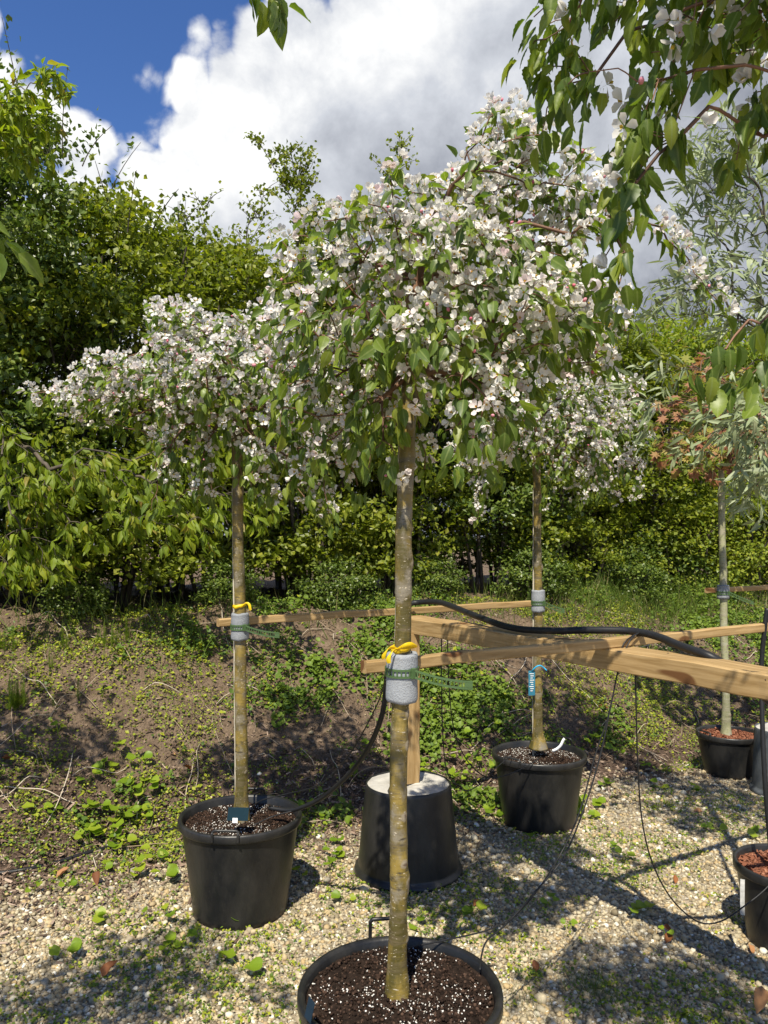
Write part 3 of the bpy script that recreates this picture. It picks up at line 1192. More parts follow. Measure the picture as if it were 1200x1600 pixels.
def make_tree(name, label, cat, trunk, lobes, n_nodes, mind, seed, leaf=None, flower=None, n_leaf_parts=0, n_flower_parts=0,
              bark='bark', twig='twig', group=None, hang=0, hang_len=(.15, .4), r0=.0017, maxr=.018, grow_k=.35, extra_lines=(), knots=10, root_up=()):
    """trunk: list of world (x,y,z,r). leaf: dict(temps,mat,n,len,droop,out,rand)"""
    r = np.random.default_rng(seed)
    base = np.array(trunk[0][:3], float)
    t = thing(name, base, label, cat, group)
    link('trunk', trunk_mesh('trunk', trunk, base, M[bark], seed, knots=knots), t)
    nodes, fp = sample_lobes(lobes, n_nodes, mind, r)
    ex, exf = [], []
    for (line, f) in extra_lines:                      # explicit long shoots through world points
        pth = smooth_path(line, .055)
        ex.append(pth + r.normal(0, .006, pth.shape))
        exf.append(np.full(len(pth), f))
    if hang:
        low = np.argsort(nodes[:, 2])[:max(hang * 2, 10)]
        for i in r.choice(low, hang, replace=False):
            L_ = r.uniform(*hang_len)
            k = int(L_ / .055)
            q = nodes[i].copy()
            dr = r.normal(0, .12, 3)
            seg = []
            for _ in range(k):
                q = q + np.array([dr[0], dr[1], -1]) * .055 + r.normal(0, .006, 3)
                seg.append(q.copy())
            if seg:
                ex.append(np.array(seg))
                exf.append(np.full(len(seg), .7 * fp[i]))
    if ex:
        nodes = np.vstack([nodes] + ex)
        fp = np.concatenate([fp] + exf)
    top = np.array(trunk[-1][:3])
    roots = np.vstack([[np.array(trunk[-2][:3])], [top]] + [[q] for q in root_up])
    allp, par, cnt = grow(roots, nodes, grow_k)
    link('branch_framework', branches_mesh('branch_framework', allp, par, cnt, 2, r0, M[twig], maxr, base, r), t)
    cen = nodes.mean(0)
    outv = norm(nodes - cen)
    nr = len(roots)
    shoot = norm(nodes - allp[par[nr:]])
    if leaf:
        k = r.integers(leaf['n'][0], leaf['n'][1] + 1, len(nodes))
        ii = np.repeat(np.arange(len(nodes)), k)
        n = len(ii)
        rd = norm(r.normal(0, 1, (n, 3)))
        Yd = outv[ii] * leaf['out'] + shoot[ii] * .3 - UP * leaf['droop'] + rd * leaf['rand']
        Zd = outv[ii] * .7 + UP * .7 + r.normal(0, .5, (n, 3)) + np.array([-.1, -.35, 0])
        s = r.uniform(*leaf['len'], n)
        Rm = frames(Yd, Zd, s)
        tt = nodes[ii] + norm(Yd) * s[:, None] * .2 + r.normal(0, leaf.get('jit', .012), (n, 3))
        spread_parts('leaf', 'leaves', leaf['temps'], Rm, tt, r.integers(0, len(leaf['temps']), n), [M[leaf['mat']]], t, base, n_leaf_parts, r)
    if flower:
        has = r.random(len(nodes)) < fp * flower['prob']
        k = np.where(has, r.integers(flower['n'][0], flower['n'][1] + 1, len(nodes)), 0)
        ii = np.repeat(np.arange(len(nodes)), k)
        n = len(ii)
        rd = norm(r.normal(0, 1, (n, 3)))
        Zd = outv[ii] * .3 + UP * .3 + rd * .95 + np.array([0, -.22, 0])
        s = r.uniform(.036, .048, n) * flower.get('scale', 1)
        Rm = frames_z(Zd, s, norm(r.normal(0, 1, (n, 3))))
        tt = nodes[ii] + norm(Zd) * .021 + rd * .012 + np.array([0, 0, .006])
        isbud = r.random(n) < flower.get('bud', .04)
        f = ~isbud
        spread_parts('blossom', 'blossoms', FLOWER, Rm[f], tt[f], r.integers(0, len(FLOWER), f.sum()), [M['petal'], M['stamen'], M['weed']], t, base, n_flower_parts, r)
        if isbud.any():
            spread_parts('flower_bud', 'flower_buds', BUD, Rm[isbud] * .2, tt[isbud], np.zeros(isbud.sum(), int), [M['bud']], t, base, 12, r)
    return t


LEAF_CRAB = dict(temps=CRAB, mat='leaf', n=(3, 5), len=(.036, .062), droop=.75, out=.45, rand=.65)


def tr(lst, H0=None):
    """trunk points (px,py,Y,r) -> world"""
    return [(*P(a, b, c), d) for a, b, c, d in lst]


# ------------------------------------------------------------------ the three blossoming trees in view
tag_front = make_tree(
    'crab_apple_tree', 'tallest weeping crab apple tree, thick with white blossom, growing in the big perlite-flecked pot', 'tree',
    tr([(621, 1572, 2.17, .040), (622, 1545, 2.17, .036), (621, 1500, 2.17, .0275), (622, 1380, 2.17, .025), (623, 1250, 2.18, .0245), (625, 1130, 2.19, .024), (629, 980, 2.2, .0235),
        (631, 860, 2.2, .024), (635, 740, 2.21, .0225), (638, 640, 2.22, .0215), (640, 575, 2.23, .023), (643, 520, 2.24, .018)]),
    [(800, 262, 2.3, 85, 85, .22, 1, 1), (735, 300, 2.3, 70, 50, .2, 1, 1), (600, 345, 2.15, 105, 60, .2, 1, 1), (700, 395, 2.05, 130, 90, .2, 1, .9), (880, 350, 2.35, 75, 100, .24, 1, .8),
     (505, 420, 2.2, 75, 70, .2, 1, .6), (560, 520, 2.1, 100, 85, .25, 1, .6), (690, 520, 1.98, 100, 80, .18, .8, .7), (800, 480, 2.0, 110, 100, .2, 1, 1), (905, 500, 2.15, 65, 75, .2, 1, 1),
     (470, 570, 2.25, 60, 85, .2, 1, .55), (770, 600, 2.05, 70, 50, .15, 1, .8), (560, 610, 2.2, 80, 60, .2, .8, .4), (700, 420, 2.55, 190, 130, .22, .7, .6), (620, 560, 2.5, 130, 90, .2, .5, .4), (860, 540, 2.15, 55, 50, .15, .8, .9), (500, 640, 2.3, 70, 70, .2, .8, .6), (805, 212, 2.32, 40, 22, .12, 1, 1), (640, 620, 2.35, 80, 40, .15, .5, .5), (945, 560, 2.2, 35, 40, .1, .8, .9), (440, 480, 2.2, 40, 60, .15, .7, .6)],
    560, .05, 11, LEAF_CRAB, dict(prob=.95, n=(5, 9), bud=.045, scale=.9), 300, 300, hang=24, hang_len=(.1, .28), maxr=.016,
    root_up=[P(655, 440, 2.25)], knots=20,
    extra_lines=[([P(880, 330, 2.3), P(985, 345, 2.28), P(1040, 365, 2.28), P(1090, 420, 2.3), P(1125, 480, 2.3)], .9)])

make_tree(
    'crab_apple_tree', 'weeping crab apple with a wide low umbrella of white blossom, before the cherry', 'tree',
    tr([(377, 1290, 3.48, .046), (377, 1270, 3.48, .038), (377, 1235, 3.48, .030), (377, 1120, 3.48, .027), (375, 980, 3.48, .026), (373, 850, 3.49, .025), (370, 720, 3.5, .024), (368, 640, 3.5, .026), (367, 590, 3.5, .02)]),
    [(290, 525, 3.5, 60, 50, .3, 1.2, 1), (210, 590, 3.4, 90, 40, .3, 1, 1), (120, 620, 3.4, 70, 32, .22, 1, 1), (320, 600, 3.3, 110, 60, .35, 1, .8), (410, 560, 3.5, 80, 70, .4, 1, .9),
     (470, 620, 3.5, 80, 80, .35, .8, .9), (280, 680, 3.4, 60, 40, .25, .7, .8), (430, 680, 3.4, 80, 50, .3, .8, .7), (340, 560, 3.9, 130, 60, .3, .6, .7), (500, 690, 3.5, 50, 50, .2, .6, .6), (200, 650, 3.5, 90, 30, .3, .5, .5)],
    560, .058, 12, dict(LEAF_CRAB, n=(3, 5)), dict(prob=.93, n=(5, 8), bud=.04, scale=.93), 240, 300, hang=22, hang_len=(.12, .32), maxr=.018,
    root_up=[P(350, 545, 3.5)])

make_tree(
    'crab_apple_tree', 'smaller white-blossomed crab apple tree with a blue tag, in the pot beyond the thick beam', 'tree',
    tr([(841, 1170, 4.56, .058), (841, 1158, 4.56, .044), (840, 1135, 4.56, .030), (840, 1050, 4.56, .026), (841, 940, 4.56, .024), (840, 830, 4.56, .0225), (839, 770, 4.56, .022), (838, 715, 4.56, .024), (840, 680, 4.56, .018)]),
    [(880, 610, 4.5, 80, 50, .4, 1, 1), (940, 650, 4.5, 70, 60, .4, 1, 1), (830, 660, 4.4, 90, 60, .4, 1, .9), (760, 680, 4.5, 70, 50, .35, 1, .8), (900, 700, 4.4, 80, 40, .4, .8, .9), (970, 700, 4.6, 50, 50, .3, .6, .7), (860, 640, 5.0, 110, 60, .3, .6, .7), (740, 730, 4.4, 40, 40, .2, .5, .8)],
    400, .066, 13, dict(LEAF_CRAB, n=(3, 5)), dict(prob=.92, n=(4, 8), bud=.02, scale=.93), 120, 200, hang=22, hang_len=(.1, .3), maxr=.017,
    root_up=[P(845, 650, 4.56)])

# ------------------------------------------------------------------ trees standing beside the camera
make_tree(
    'crab_apple_tree', 'dark leafy overhanging crab apple branches with few flowers and pink buds, against the cloud', 'tree',
    [(.98, 1.02, .38, .036), (.98, 1.02, .6, .028), (.97, 1.03, 1.2, .026), (.96, 1.05, 1.9, .024), (.94, 1.06, 2.35, .022), (.92, 1.07, 2.5, .018)],
    [(868, 50, 1.25, 42, 60, .10, 5, .5), (900, 130, 1.2, 45, 50, .10, 4.5, .5), (862, 170, 1.25, 25, 35, .06, 3, .3), (1100, 30, 1.2, 80, 40, .12, 3, .4), (1015, 205, 1.15, 42, 60, .07, 6, .7), (1050, 110, 1.15, 30, 50, .07, 4, .7),
     (990, 275, 1.15, 25, 35, .05, 4, .3), (1185, 190, 1.2, 28, 60, .08, 4, .4), (1165, 40, 1.25, 60, 40, .1, 3, .2), (960, 10, 1.3, 80, 30, .1, 2.5, .5), (955, 415, 1.12, 25, 25, .04, 5, .3),
     (1250, -120, 1.2, 260, 130, .3, .8, .6), (1500, -150, 1.1, 260, 240, .3, .6, .6), (1150, -260, 1.1, 260, 120, .3, .8, .6), (1450, 100, 1.15, 180, 200, .25, .5, .6), (1020, -110, 1.2, 110, 70, .2, .6, .5), (1280, -1280, .75, 700, 300, .28, .06, .4), (1150, -700, .95, 420, 200, .25, .12, .4)],
    640, .034, 14, dict(LEAF_CRAB, temps=NEAR, n=(3, 6), len=(.028, .05), droop=.95), dict(prob=.42, n=(1, 4), bud=.06), 300, 60, hang=0, maxr=.0042, r0=.0011, twig='twig',
    root_up=[np.array([.85, 1.1, 2.75])],
    extra_lines=[([P(1040, -60, 1.2), P(1025, 40, 1.16), P(1003, 130, 1.14), P(985, 220, 1.13), P(972, 330, 1.12), P(965, 400, 1.11), P(972, 440, 1.11)], .35),
                 ([P(1290, 440, 1.2), P(1210, 490, 1.15), P(1160, 520, 1.13), P(1110, 570, 1.12), P(1095, 590, 1.12)], .1),
                 ([P(1290, 520, 1.2), P(1210, 560, 1.15), P(1170, 590, 1.14)], .1),
                 ([P(1330, 60, 1.2), P(1240, 110, 1.2), P(1190, 160, 1.18), P(1150, 250, 1.16)], .3)])

make_tree(
    'crab_apple_tree', 'crab apple tree showing only a dull leaf spray and one hanging torn leaf', 'tree',
    [(-1.45, 1.15, .38, .036), (-1.45, 1.15, .6, .028), (-1.44, 1.16, 1.3, .026), (-1.43, 1.18, 2.0, .024), (-1.4, 1.2, 2.3, .022), (-1.38, 1.2, 2.45, .018)],
    [(-860, 150, 1.2, 300, 220, .35, 1, .7), (-560, 60, 1.25, 250, 200, .3, 1, .7), (-1100, 250, 1.1, 200, 200, .3, .7, .7), (-420, 260, 1.35, 200, 130, .25, .8, .7), (-700, -150, 1.2, 260, 140, .3, .8, .7)],
    230, .06, 15, LEAF_CRAB, dict(prob=.6, n=(3, 6)), 30, 10, hang=8, maxr=.016,
    root_up=[np.array([-1.2, 1.2, 2.7])],
    extra_lines=[([P(-180, 290, 1.3), P(-100, 325, 1.28), P(-50, 345, 1.27), P(-12, 362, 1.27)], 0),
                 ([P(-250, -160, 1.1), P(60, -150, 1.02), P(300, -95, 1.1), P(418, -45, 1.15), P(438, -8, 1.16)], 0)])


pot_row = np.array([-2.5, 3.25])
make_tree(
    'crab_apple_tree', 'crab apple tree of the row next to the umbrella tree, outside the view', 'tree',
    [(-2.5, 3.25, .36, .04), (-2.5, 3.25, .6, .028), (-2.5, 3.26, 1.4, .026), (-2.49, 3.27, 2.0, .024), (-2.48, 3.28, 2.3, .02)],
    [(-320, 480, 3.25, 190, 110, .5, 1, .8), (-220, 560, 3.3, 130, 80, .4, 1, .8), (-420, 580, 3.2, 130, 80, .4, 1, .8)],
    230, .08, 19, dict(LEAF_CRAB, n=(4, 6)), dict(prob=.7, n=(3, 6)), 0, 0, hang=10, maxr=.016)

# ------------------------------------------------------------------ silver pear, maple, cherry
make_tree(
    'silver_pear_tree', 'loose silvery willow-leaved pear tree with narrow grey-green leaves and bare-looking branches', 'tree',
    [(pot_corner[0], pot_corner[1], .26, .036), (pot_corner[0], pot_corner[1], .45, .026), (1.69, 3.2, 1.1, .024), (1.70, 3.22, 1.8, .022), (1.70, 3.25, 2.2, .02), (1.68, 3.28, 2.4, .016)],
    [(1120, 250, 3.4, 55, 70, .25, 1, 0), (1170, 330, 3.3, 50, 70, .25, .8, 0), (1090, 330, 3.4, 40, 60, .2, .9, 0), (1100, 430, 3.4, 60, 60, .25, .9, 0), (1170, 470, 3.3, 50, 60, .25, .9, 0), (1040, 480, 3.4, 40, 40, .2, .5, 0),
     (1160, 640, 3.2, 60, 60, .25, 1.3, 0), (1190, 720, 3.2, 50, 60, .25, 1.3, 0), (1090, 700, 3.3, 50, 30, .2, .5, 0), (1020, 590, 3.4, 40, 50, .2, .5, 0), (1180, 780, 3.2, 40, 40, .15, .8, 0), (1010, 690, 3.4, 30, 40, .15, .4, 0), (1290, 450, 3.2, 90, 220, .3, .5, 0), (940, 250, 3.5, 25, 40, .1, .6, 0)],
    430, .052, 16, dict(temps=SILVER, mat='silver', n=(6, 9), len=(.05, .088), droop=.1, out=.45, rand=.8), None, 300, 0, bark='bark_pale', twig='stem_dark', r0=.0013, maxr=.014, grow_k=.5)

make_tree(
    'maple_tree', 'small bronze-leaved maple tree on a slim pale trunk, in the pot by the far batten', 'tree',
    tr([(1135, 1150, 5.55, .044), (1135, 1132, 5.55, .032), (1134, 1090, 5.55, .027), (1131, 960, 5.55, .025), (1129, 860, 5.55, .024), (1127, 780, 5.55, .023), (1127, 735, 5.55, .02)]),
    [(1085, 625, 5.5, 45, 55, .35, 1, 0), (1120, 700, 5.3, 75, 45, .4, 1, 0), (1160, 640, 5.6, 70, 70, .4, 1, 0), (1190, 700, 5.5, 60, 55, .4, 1, 0), (1110, 590, 5.7, 50, 40, .3, .7, 0), (1055, 680, 5.4, 35, 50, .3, .6, 0), (1230, 640, 5.5, 60, 80, .4, .8, 0)],
    270, .10, 17, dict(temps=MAPLE, mat='bronze', n=(3, 5), len=(.055, .085), droop=.55, out=.5, rand=.5), None, 200, 0, bark='bark_pale', twig='twig', maxr=.016)

def bank_base(x, y):
    return (x, y, float(H(x, y)) - .03)


cx, cy = -3.35, 5.9
make_tree(
    'cherry_tree', 'cherry tree on the bank with long drooping yellow-green leaves sweeping low over the soil', 'tree',
    [(*bank_base(cx, cy), .09), (cx, cy, 1.5, .075), (cx + .05, cy, 2.4, .065), (cx + .1, cy - .1, 3.4, .05), (cx + .15, cy - .15, 4.3, .03)],
    [(60, 760, 5.3, 70, 60, .4, 1, 0), (160, 740, 5.2, 60, 40, .35, 1, 0), (220, 790, 5.2, 70, 50, .3, 1, 0), (300, 810, 5.2, 60, 60, .3, 1, 0), (390, 780, 5.3, 50, 50, .3, 1, 0), (50, 870, 5.2, 60, 50, .35, 1, 0), (330, 700, 5.4, 60, 40, .3, .5, 0), (20, 690, 5.3, 40, 40, .3, .6, 0), (130, 830, 5.2, 50, 35, .3, .5, 0), (270, 740, 5.3, 40, 30, .2, .6, 0),
     (20, 180, 5.0, 45, 30, .25, 4, 0), (85, 130, 5.0, 30, 16, .15, 7, 0), (60, 190, 5.0, 32, 14, .15, 7, 0), (30, 235, 5.0, 50, 16, .2, 6, 0), (35, 150, 5.0, 30, 14, .15, 5, 0), (-60, 200, 5.0, 60, 60, .3, .7, 0), (-60, 420, 5.3, 60, 120, .4, .4, 0), (-60, 650, 5.3, 60, 120, .4, .4, 0)],
    520, .065, 18, dict(temps=CHERRY, mat='cherry', n=(6, 10), len=(.06, .10), droop=.5, out=.3, rand=.6), None, 300, 0, bark='stem_dark', twig='stem_dark', r0=.0017, maxr=.018, knots=3, grow_k=.25,
    root_up=[np.array([cx + .2, cy - .3, 4.5])])


# ------------------------------------------------------------------ hedge
def bush_meshes(seed, h, rx, ry, clumps, per, leaf_len, mat, temps=SMALL, sprays=10, low=.09, spray_len=.6, flat=.55):
    r = np.random.default_rng(seed)
    C = []
    for _ in range(clumps):
        u = r.random()
        z = h * (low + (.97 - low) * u)
        prof = (math.sin(math.pi * min(1, (.18 + .82 * u)) ** .9)) ** .45 if u < .98 else .3
        a = r.uniform(0, 2 * math.pi)
        q = r.random() ** .35
        C.append((rx * prof * q * math.cos(a), ry * prof * q * math.sin(a), z))
    C = np.array(C)
    k = r.poisson(per, len(C))
    ii = np.repeat(np.arange(len(C)), k)
    n = len(ii)
    cr = r.uniform(.15, .34, len(C))[ii]
    d = norm(r.normal(0, 1, (n, 3))) * (r.random(n) ** .5)[:, None]
    t = C[ii] + d * np.stack([cr, cr, cr * flat], -1)
    outv = norm(t * np.array([1, 1, 0]) + np.array([0, 0, .25]))
    tl, od = [t], [outv]
    Vs, Fs = [], []
    off = 0

    def add(V, F):
        nonlocal off
        Vs.append(V)
        Fs.append(F + off)
        off += len(V)
    for _ in range(sprays):                       # wispy shoots through the outline
        a = r.uniform(0, 2 * math.pi)
        q = r.random() ** .5
        p0 = np.array([rx * .75 * q * math.cos(a), ry * .75 * q * math.sin(a), h * r.uniform(.8, .95)])
        dirv = norm(np.array([math.cos(a) * .35, math.sin(a) * .35, 1]) + r.normal(0, .22, 3))
        L_ = r.uniform(.35, 1.0) * spray_len
        pts = [p0 + dirv * L_ * u + np.array([math.cos(a), math.sin(a), -.3]) * .1 * u * u for u in np.linspace(0, 1, 6)]
        add(*sweep(pts, np.linspace(.006, .002, 6), 4, False))
        m_ = int(55 * L_)
        uu = r.random(m_) ** .8
        pp = p0 + dirv * (L_ * uu)[:, None] + r.normal(0, .035, (m_, 3))
        tl.append(pp)
        od.append(norm(r.normal(0, 1, (m_, 3))))
    t = np.concatenate(tl)
    outv = np.concatenate(od)
    n = len(t)
    Yd = outv * .5 + norm(r.normal(0, 1, (n, 3))) - UP * .25
    Zd = outv * .6 + UP * .9 + r.normal(0, .4, (n, 3))
    s = r.uniform(*leaf_len, n)
    fol = scatter_mesh('foliage', temps, frames(Yd, Zd, s), t, r.integers(0, len(temps), n), [mat], r.random(n), False)
    for _ in range(9):                            # stems
        a = r.uniform(0, 2 * math.pi)
        top = np.array([rx * .7 * math.cos(a), ry * .7 * math.sin(a), h * r.uniform(.6, .85)])
        b = np.array([.15 * math.cos(a), .15 * math.sin(a), -.1])
        mid = (b + top) / 2 + r.normal(0, .08, 3) - np.array([math.cos(a), math.sin(a), 0]) * .1
        add(*sweep(smooth_path([b, mid, top], .15), np.linspace(.022, .007, len(smooth_path([b, mid, top], .15))), 5, False))
    for i in r.choice(len(C), min(len(C), 70), replace=False):
        c = C[i]
        b = np.array([c[0] * .35, c[1] * .35, c[2] * .7])
        add(*sweep([b, (b + c) / 2 + r.normal(0, .04, 3), c], [.006, .004, .002], 4, False))
    st = mesh_from('stem', np.concatenate(Vs), np.concatenate(Fs), None, None, [M['stem_dark']], True)
    return fol, st


HEDGE = {
    'a': bush_meshes(31, 3.45, 1.05, .85, 210, 105, (.038, .068), M['hedge'], sprays=16),
    'b': bush_meshes(32, 3.45, 1.1, .85, 210, 105, (.038, .068), M['hedge'], sprays=22),
    'c': bush_meshes(33, 3.5, 1.0, .85, 210, 110, (.038, .062), M['hedge_dark'], sprays=14),
    'g': bush_meshes(34, 3.9, .9, .8, 110, 80, (.04, .065), M['hedge_grey'], sprays=22),
    'l': bush_meshes(35, .95, .62, .5, 60, 110, (.028, .048), M['gold'], sprays=4, spray_len=.3),
    'm': bush_meshes(36, .8, .55, .45, 45, 90, (.035, .065), M['hedge_dark'], sprays=6, spray_len=.35),
    'd': bush_meshes(37, 3.5, 1.1, .85, 120, 75, (.06, .10), M['cherry'], temps=[CHERRY[0], CHERRY[1]], sprays=12),
}


def bush(kind, x, y, s, rz, label, group, name='hedge_shrub', cat='shrub'):
    fol, st = HEDGE[kind]
    t = thing(name, (x, y, float(H(x, y)) - .03), label, cat, group)
    t.scale = (s[0], s[1], s[2])
    t.rotation_euler.z = rz
    link('foliage', fol, t)
    link('stem', st, t)
    return t


hr = random.Random(5)
LBL = {'a': 'dense sunlit yellow-green hawthorn hedge shrub along the bank top', 'b': 'leafy green hedge shrub with wispy upright shoots along the bank top', 'c': 'dark green glossy-leaved hedge shrub along the bank top',
       'g': 'grey-green loose hedge tree with sky showing through it', 'd': 'drooping-leaved cherry thicket in the hedge beyond the silver pear'}
front = [(-4.6, 'c', 1.0), (-3.75, 'g', 1.15), (-2.95, 'c', 1.16), (-2.35, 'a', 1.05), (-1.5, 'b', .98), (-.7, 'a', 1.0), (.15, 'b', 1.04), (1.05, 'c', .95), (1.95, 'b', .9), (2.9, 'a', .88), (3.7, 'd', .98), (4.6, 'd', 1.0), (5.6, 'a', .95), (6.6, 'b', 1.0), (7.6, 'a', 1.0)]
WHERE = {-4.6: 'beyond the cherry trunk, at the end of the row', -3.75: 'behind the cherry trunk', -2.95: 'beside the cherry branches', -2.35: 'above the horsetails', -1.5: 'behind the umbrella tree',
         -.7: 'between the umbrella tree and the tallest tree', .15: 'behind the tallest tree', 1.05: 'between the tallest and the blue-tagged tree', 1.95: 'behind the blue-tagged tree', 2.9: 'beside the blue-tagged tree',
         3.7: 'left of the maple', 4.6: 'behind the maple', 5.6: 'past the maple', 6.6: 'next but one past the maple', 7.6: 'at the far end of the hedge'}
WHERE[3.7] = 'between the blue-tagged tree and the maple'
for (x, k, s) in front:
    y = float(foot(x)) + 2.95 + hr.uniform(-.12, .12)
    bush(k, x, y, (1.0, 1.0, s), hr.uniform(0, 6.28), LBL[k].split(' along')[0].split(' with sky')[0].split(' in the hedge')[0] + ' ' + WHERE[x], 'front row hedge shrubs along the bank top')
for i in range(11):
    x = -4.8 + i * 1.25
    k = 'abcbacbdabd'[i]
    y = float(foot(x)) + 4.5 + hr.uniform(-.2, .2)
    bush(k, x, y, (1.15, 1.1, 1.0 + hr.uniform(-.06, .08)), hr.uniform(0, 6.28), 'second-row ' + LBL[k].split(' along')[0].split(' with sky')[0].split(' in the hedge')[0] + ' showing behind the front hedge', 'second row hedge shrubs: ' + k)
# tall sprigs and low bushes at the hedge foot
for (x, dy, k, s) in [(2.6, 2.2, 'm', .75), (3.6, 2.25, 'l', 1.1), (4.3, 2.2, 'l', 1.25), (5.0, 2.3, 'l', 1.3), (1.5, 2.15, 'm', .7), (.5, 2.2, 'm', .5), (-.4, 2.2, 'm', .62), (-1.3, 2.25, 'm', .5), (-2.3, 2.2, 'm', .5), (2.1, 2.45, 'l', .8), (-3.2, 2.3, 'm', .6), (3.0, 2.5, 'm', 1.0)]:
    y = float(foot(x)) + dy
    if k == 'l':
        bush(k, x, y, (s, s, s), hr.uniform(0, 6.28), 'low bright golden-green shrub ' + {3.6: 'in the gap before the maple', 4.3: 'behind the maple trunk', 5.0: 'past the maple trunk', 2.1: 'behind the blue-tagged trunk'}[x], 'low golden shrubs', 'golden_shrub')
    else:
        bush(k, x, y, (s, s, s * .9), hr.uniform(0, 6.28), 'dark low bramble and nettle clump ' + {2.6: 'by the long bank grass', 1.5: 'just left of the blue-tagged trunk', .5: 'right of the tallest trunk', -.4: 'left of the tallest trunk', -1.3: 'behind the umbrella trunk', -2.3: 'above the horsetails', -3.2: 'under the cherry', 3.0: 'tallest, behind the long bank grass'}[x], 'low dark clumps under the hedge', 'bramble_clump')


def sprig(px0, py0, px1, py1, Y, n_leaf, seed, label):
    """tall thin sapling standing proud of the hedge top"""
    r = np.random.default_rng(seed)
    x, y = P(px0, 800, Y)[:2]
    b = np.array(bank_base(x, y))
    p1, p2 = P(px0, py0, Y), P(px1, py1, Y)
    t = thing('sapling', b, label, 'sapling')
    pth = smooth_path([b, (b + p1) / 2 + [.03, 0, 0], p1, (p1 + p2) / 2 + [.04, 0, 0], p2], .05)
    V, F = sweep(pth - b, np.linspace(.02, .003, len(pth)), 5)
    link('stem', mesh_from('stem', V, F, None, None, [M['stem_dark']], True), t)
    top = pth[pth[:, 2] > p1[2] - .3]
    Vs, Fs, off, tl = [], [], 0, []
    for k in range(26):
        q = top[r.integers(0, len(top))]
        d = norm(np.array([r.normal(0, 1), r.normal(0, .6), 1.0]))
        L_ = r.uniform(.1, .36) * (1.2 - (q[2] - p1[2]) / max(.1, (p2[2] - p1[2])) * .6)
        V, F = sweep([q - b, q + d * L_ * .5 - b, q + d * L_ + [0, 0, -.02] - b], [.004, .003, .0015], 4, False)
        Vs.append(V)
        Fs.append(F + off)
        off += len(V)
        m_ = int(n_leaf * L_)
        tl.append(q + d * (L_ * r.random((m_, 1))) + r.normal(0, .022, (m_, 3)))
    link('twigs', mesh_from('twigs', np.concatenate(Vs), np.concatenate(Fs), None, None, [M['stem_dark']], True), t)
    tl = np.concatenate(tl)
    n = len(tl)
    Rm = frames(r.normal(0, 1, (n, 3)), r.normal(0, 1, (n, 3)) + UP, r.uniform(.03, .055, n))
    o = link('leaves', scatter_mesh('leaves', SMALL, Rm, tl - b, r.integers(0, 3, n), [M['hedge']], r.random(n), False), t)
    o['kind'] = 'stuff'


sprig(462, 350, 405, 222, 7.3, 130, 51, 'tall leafy sapling rising highest above the hedge line against the cloud')
sprig(470, 340, 452, 235, 7.3, 110, 52, 'shorter leafy sapling beside the tallest one above the hedge')
sprig(385, 375, 412, 300, 7.2, 45, 53, 'thin sparse sapling with bare twigs at the hedge top')
sprig(285, 370, 330, 305, 7.0, 45, 54, 'leaning sparse sapling arching over the hedge top')
sprig(150, 390, 165, 330, 6.8, 60, 55, 'small leafy sapling at the hedge top near the grey-green tree')
sprig(600, 330, 625, 232, 7.6, 120, 56, 'feathery sapling peeping over the tall crab apple crown')


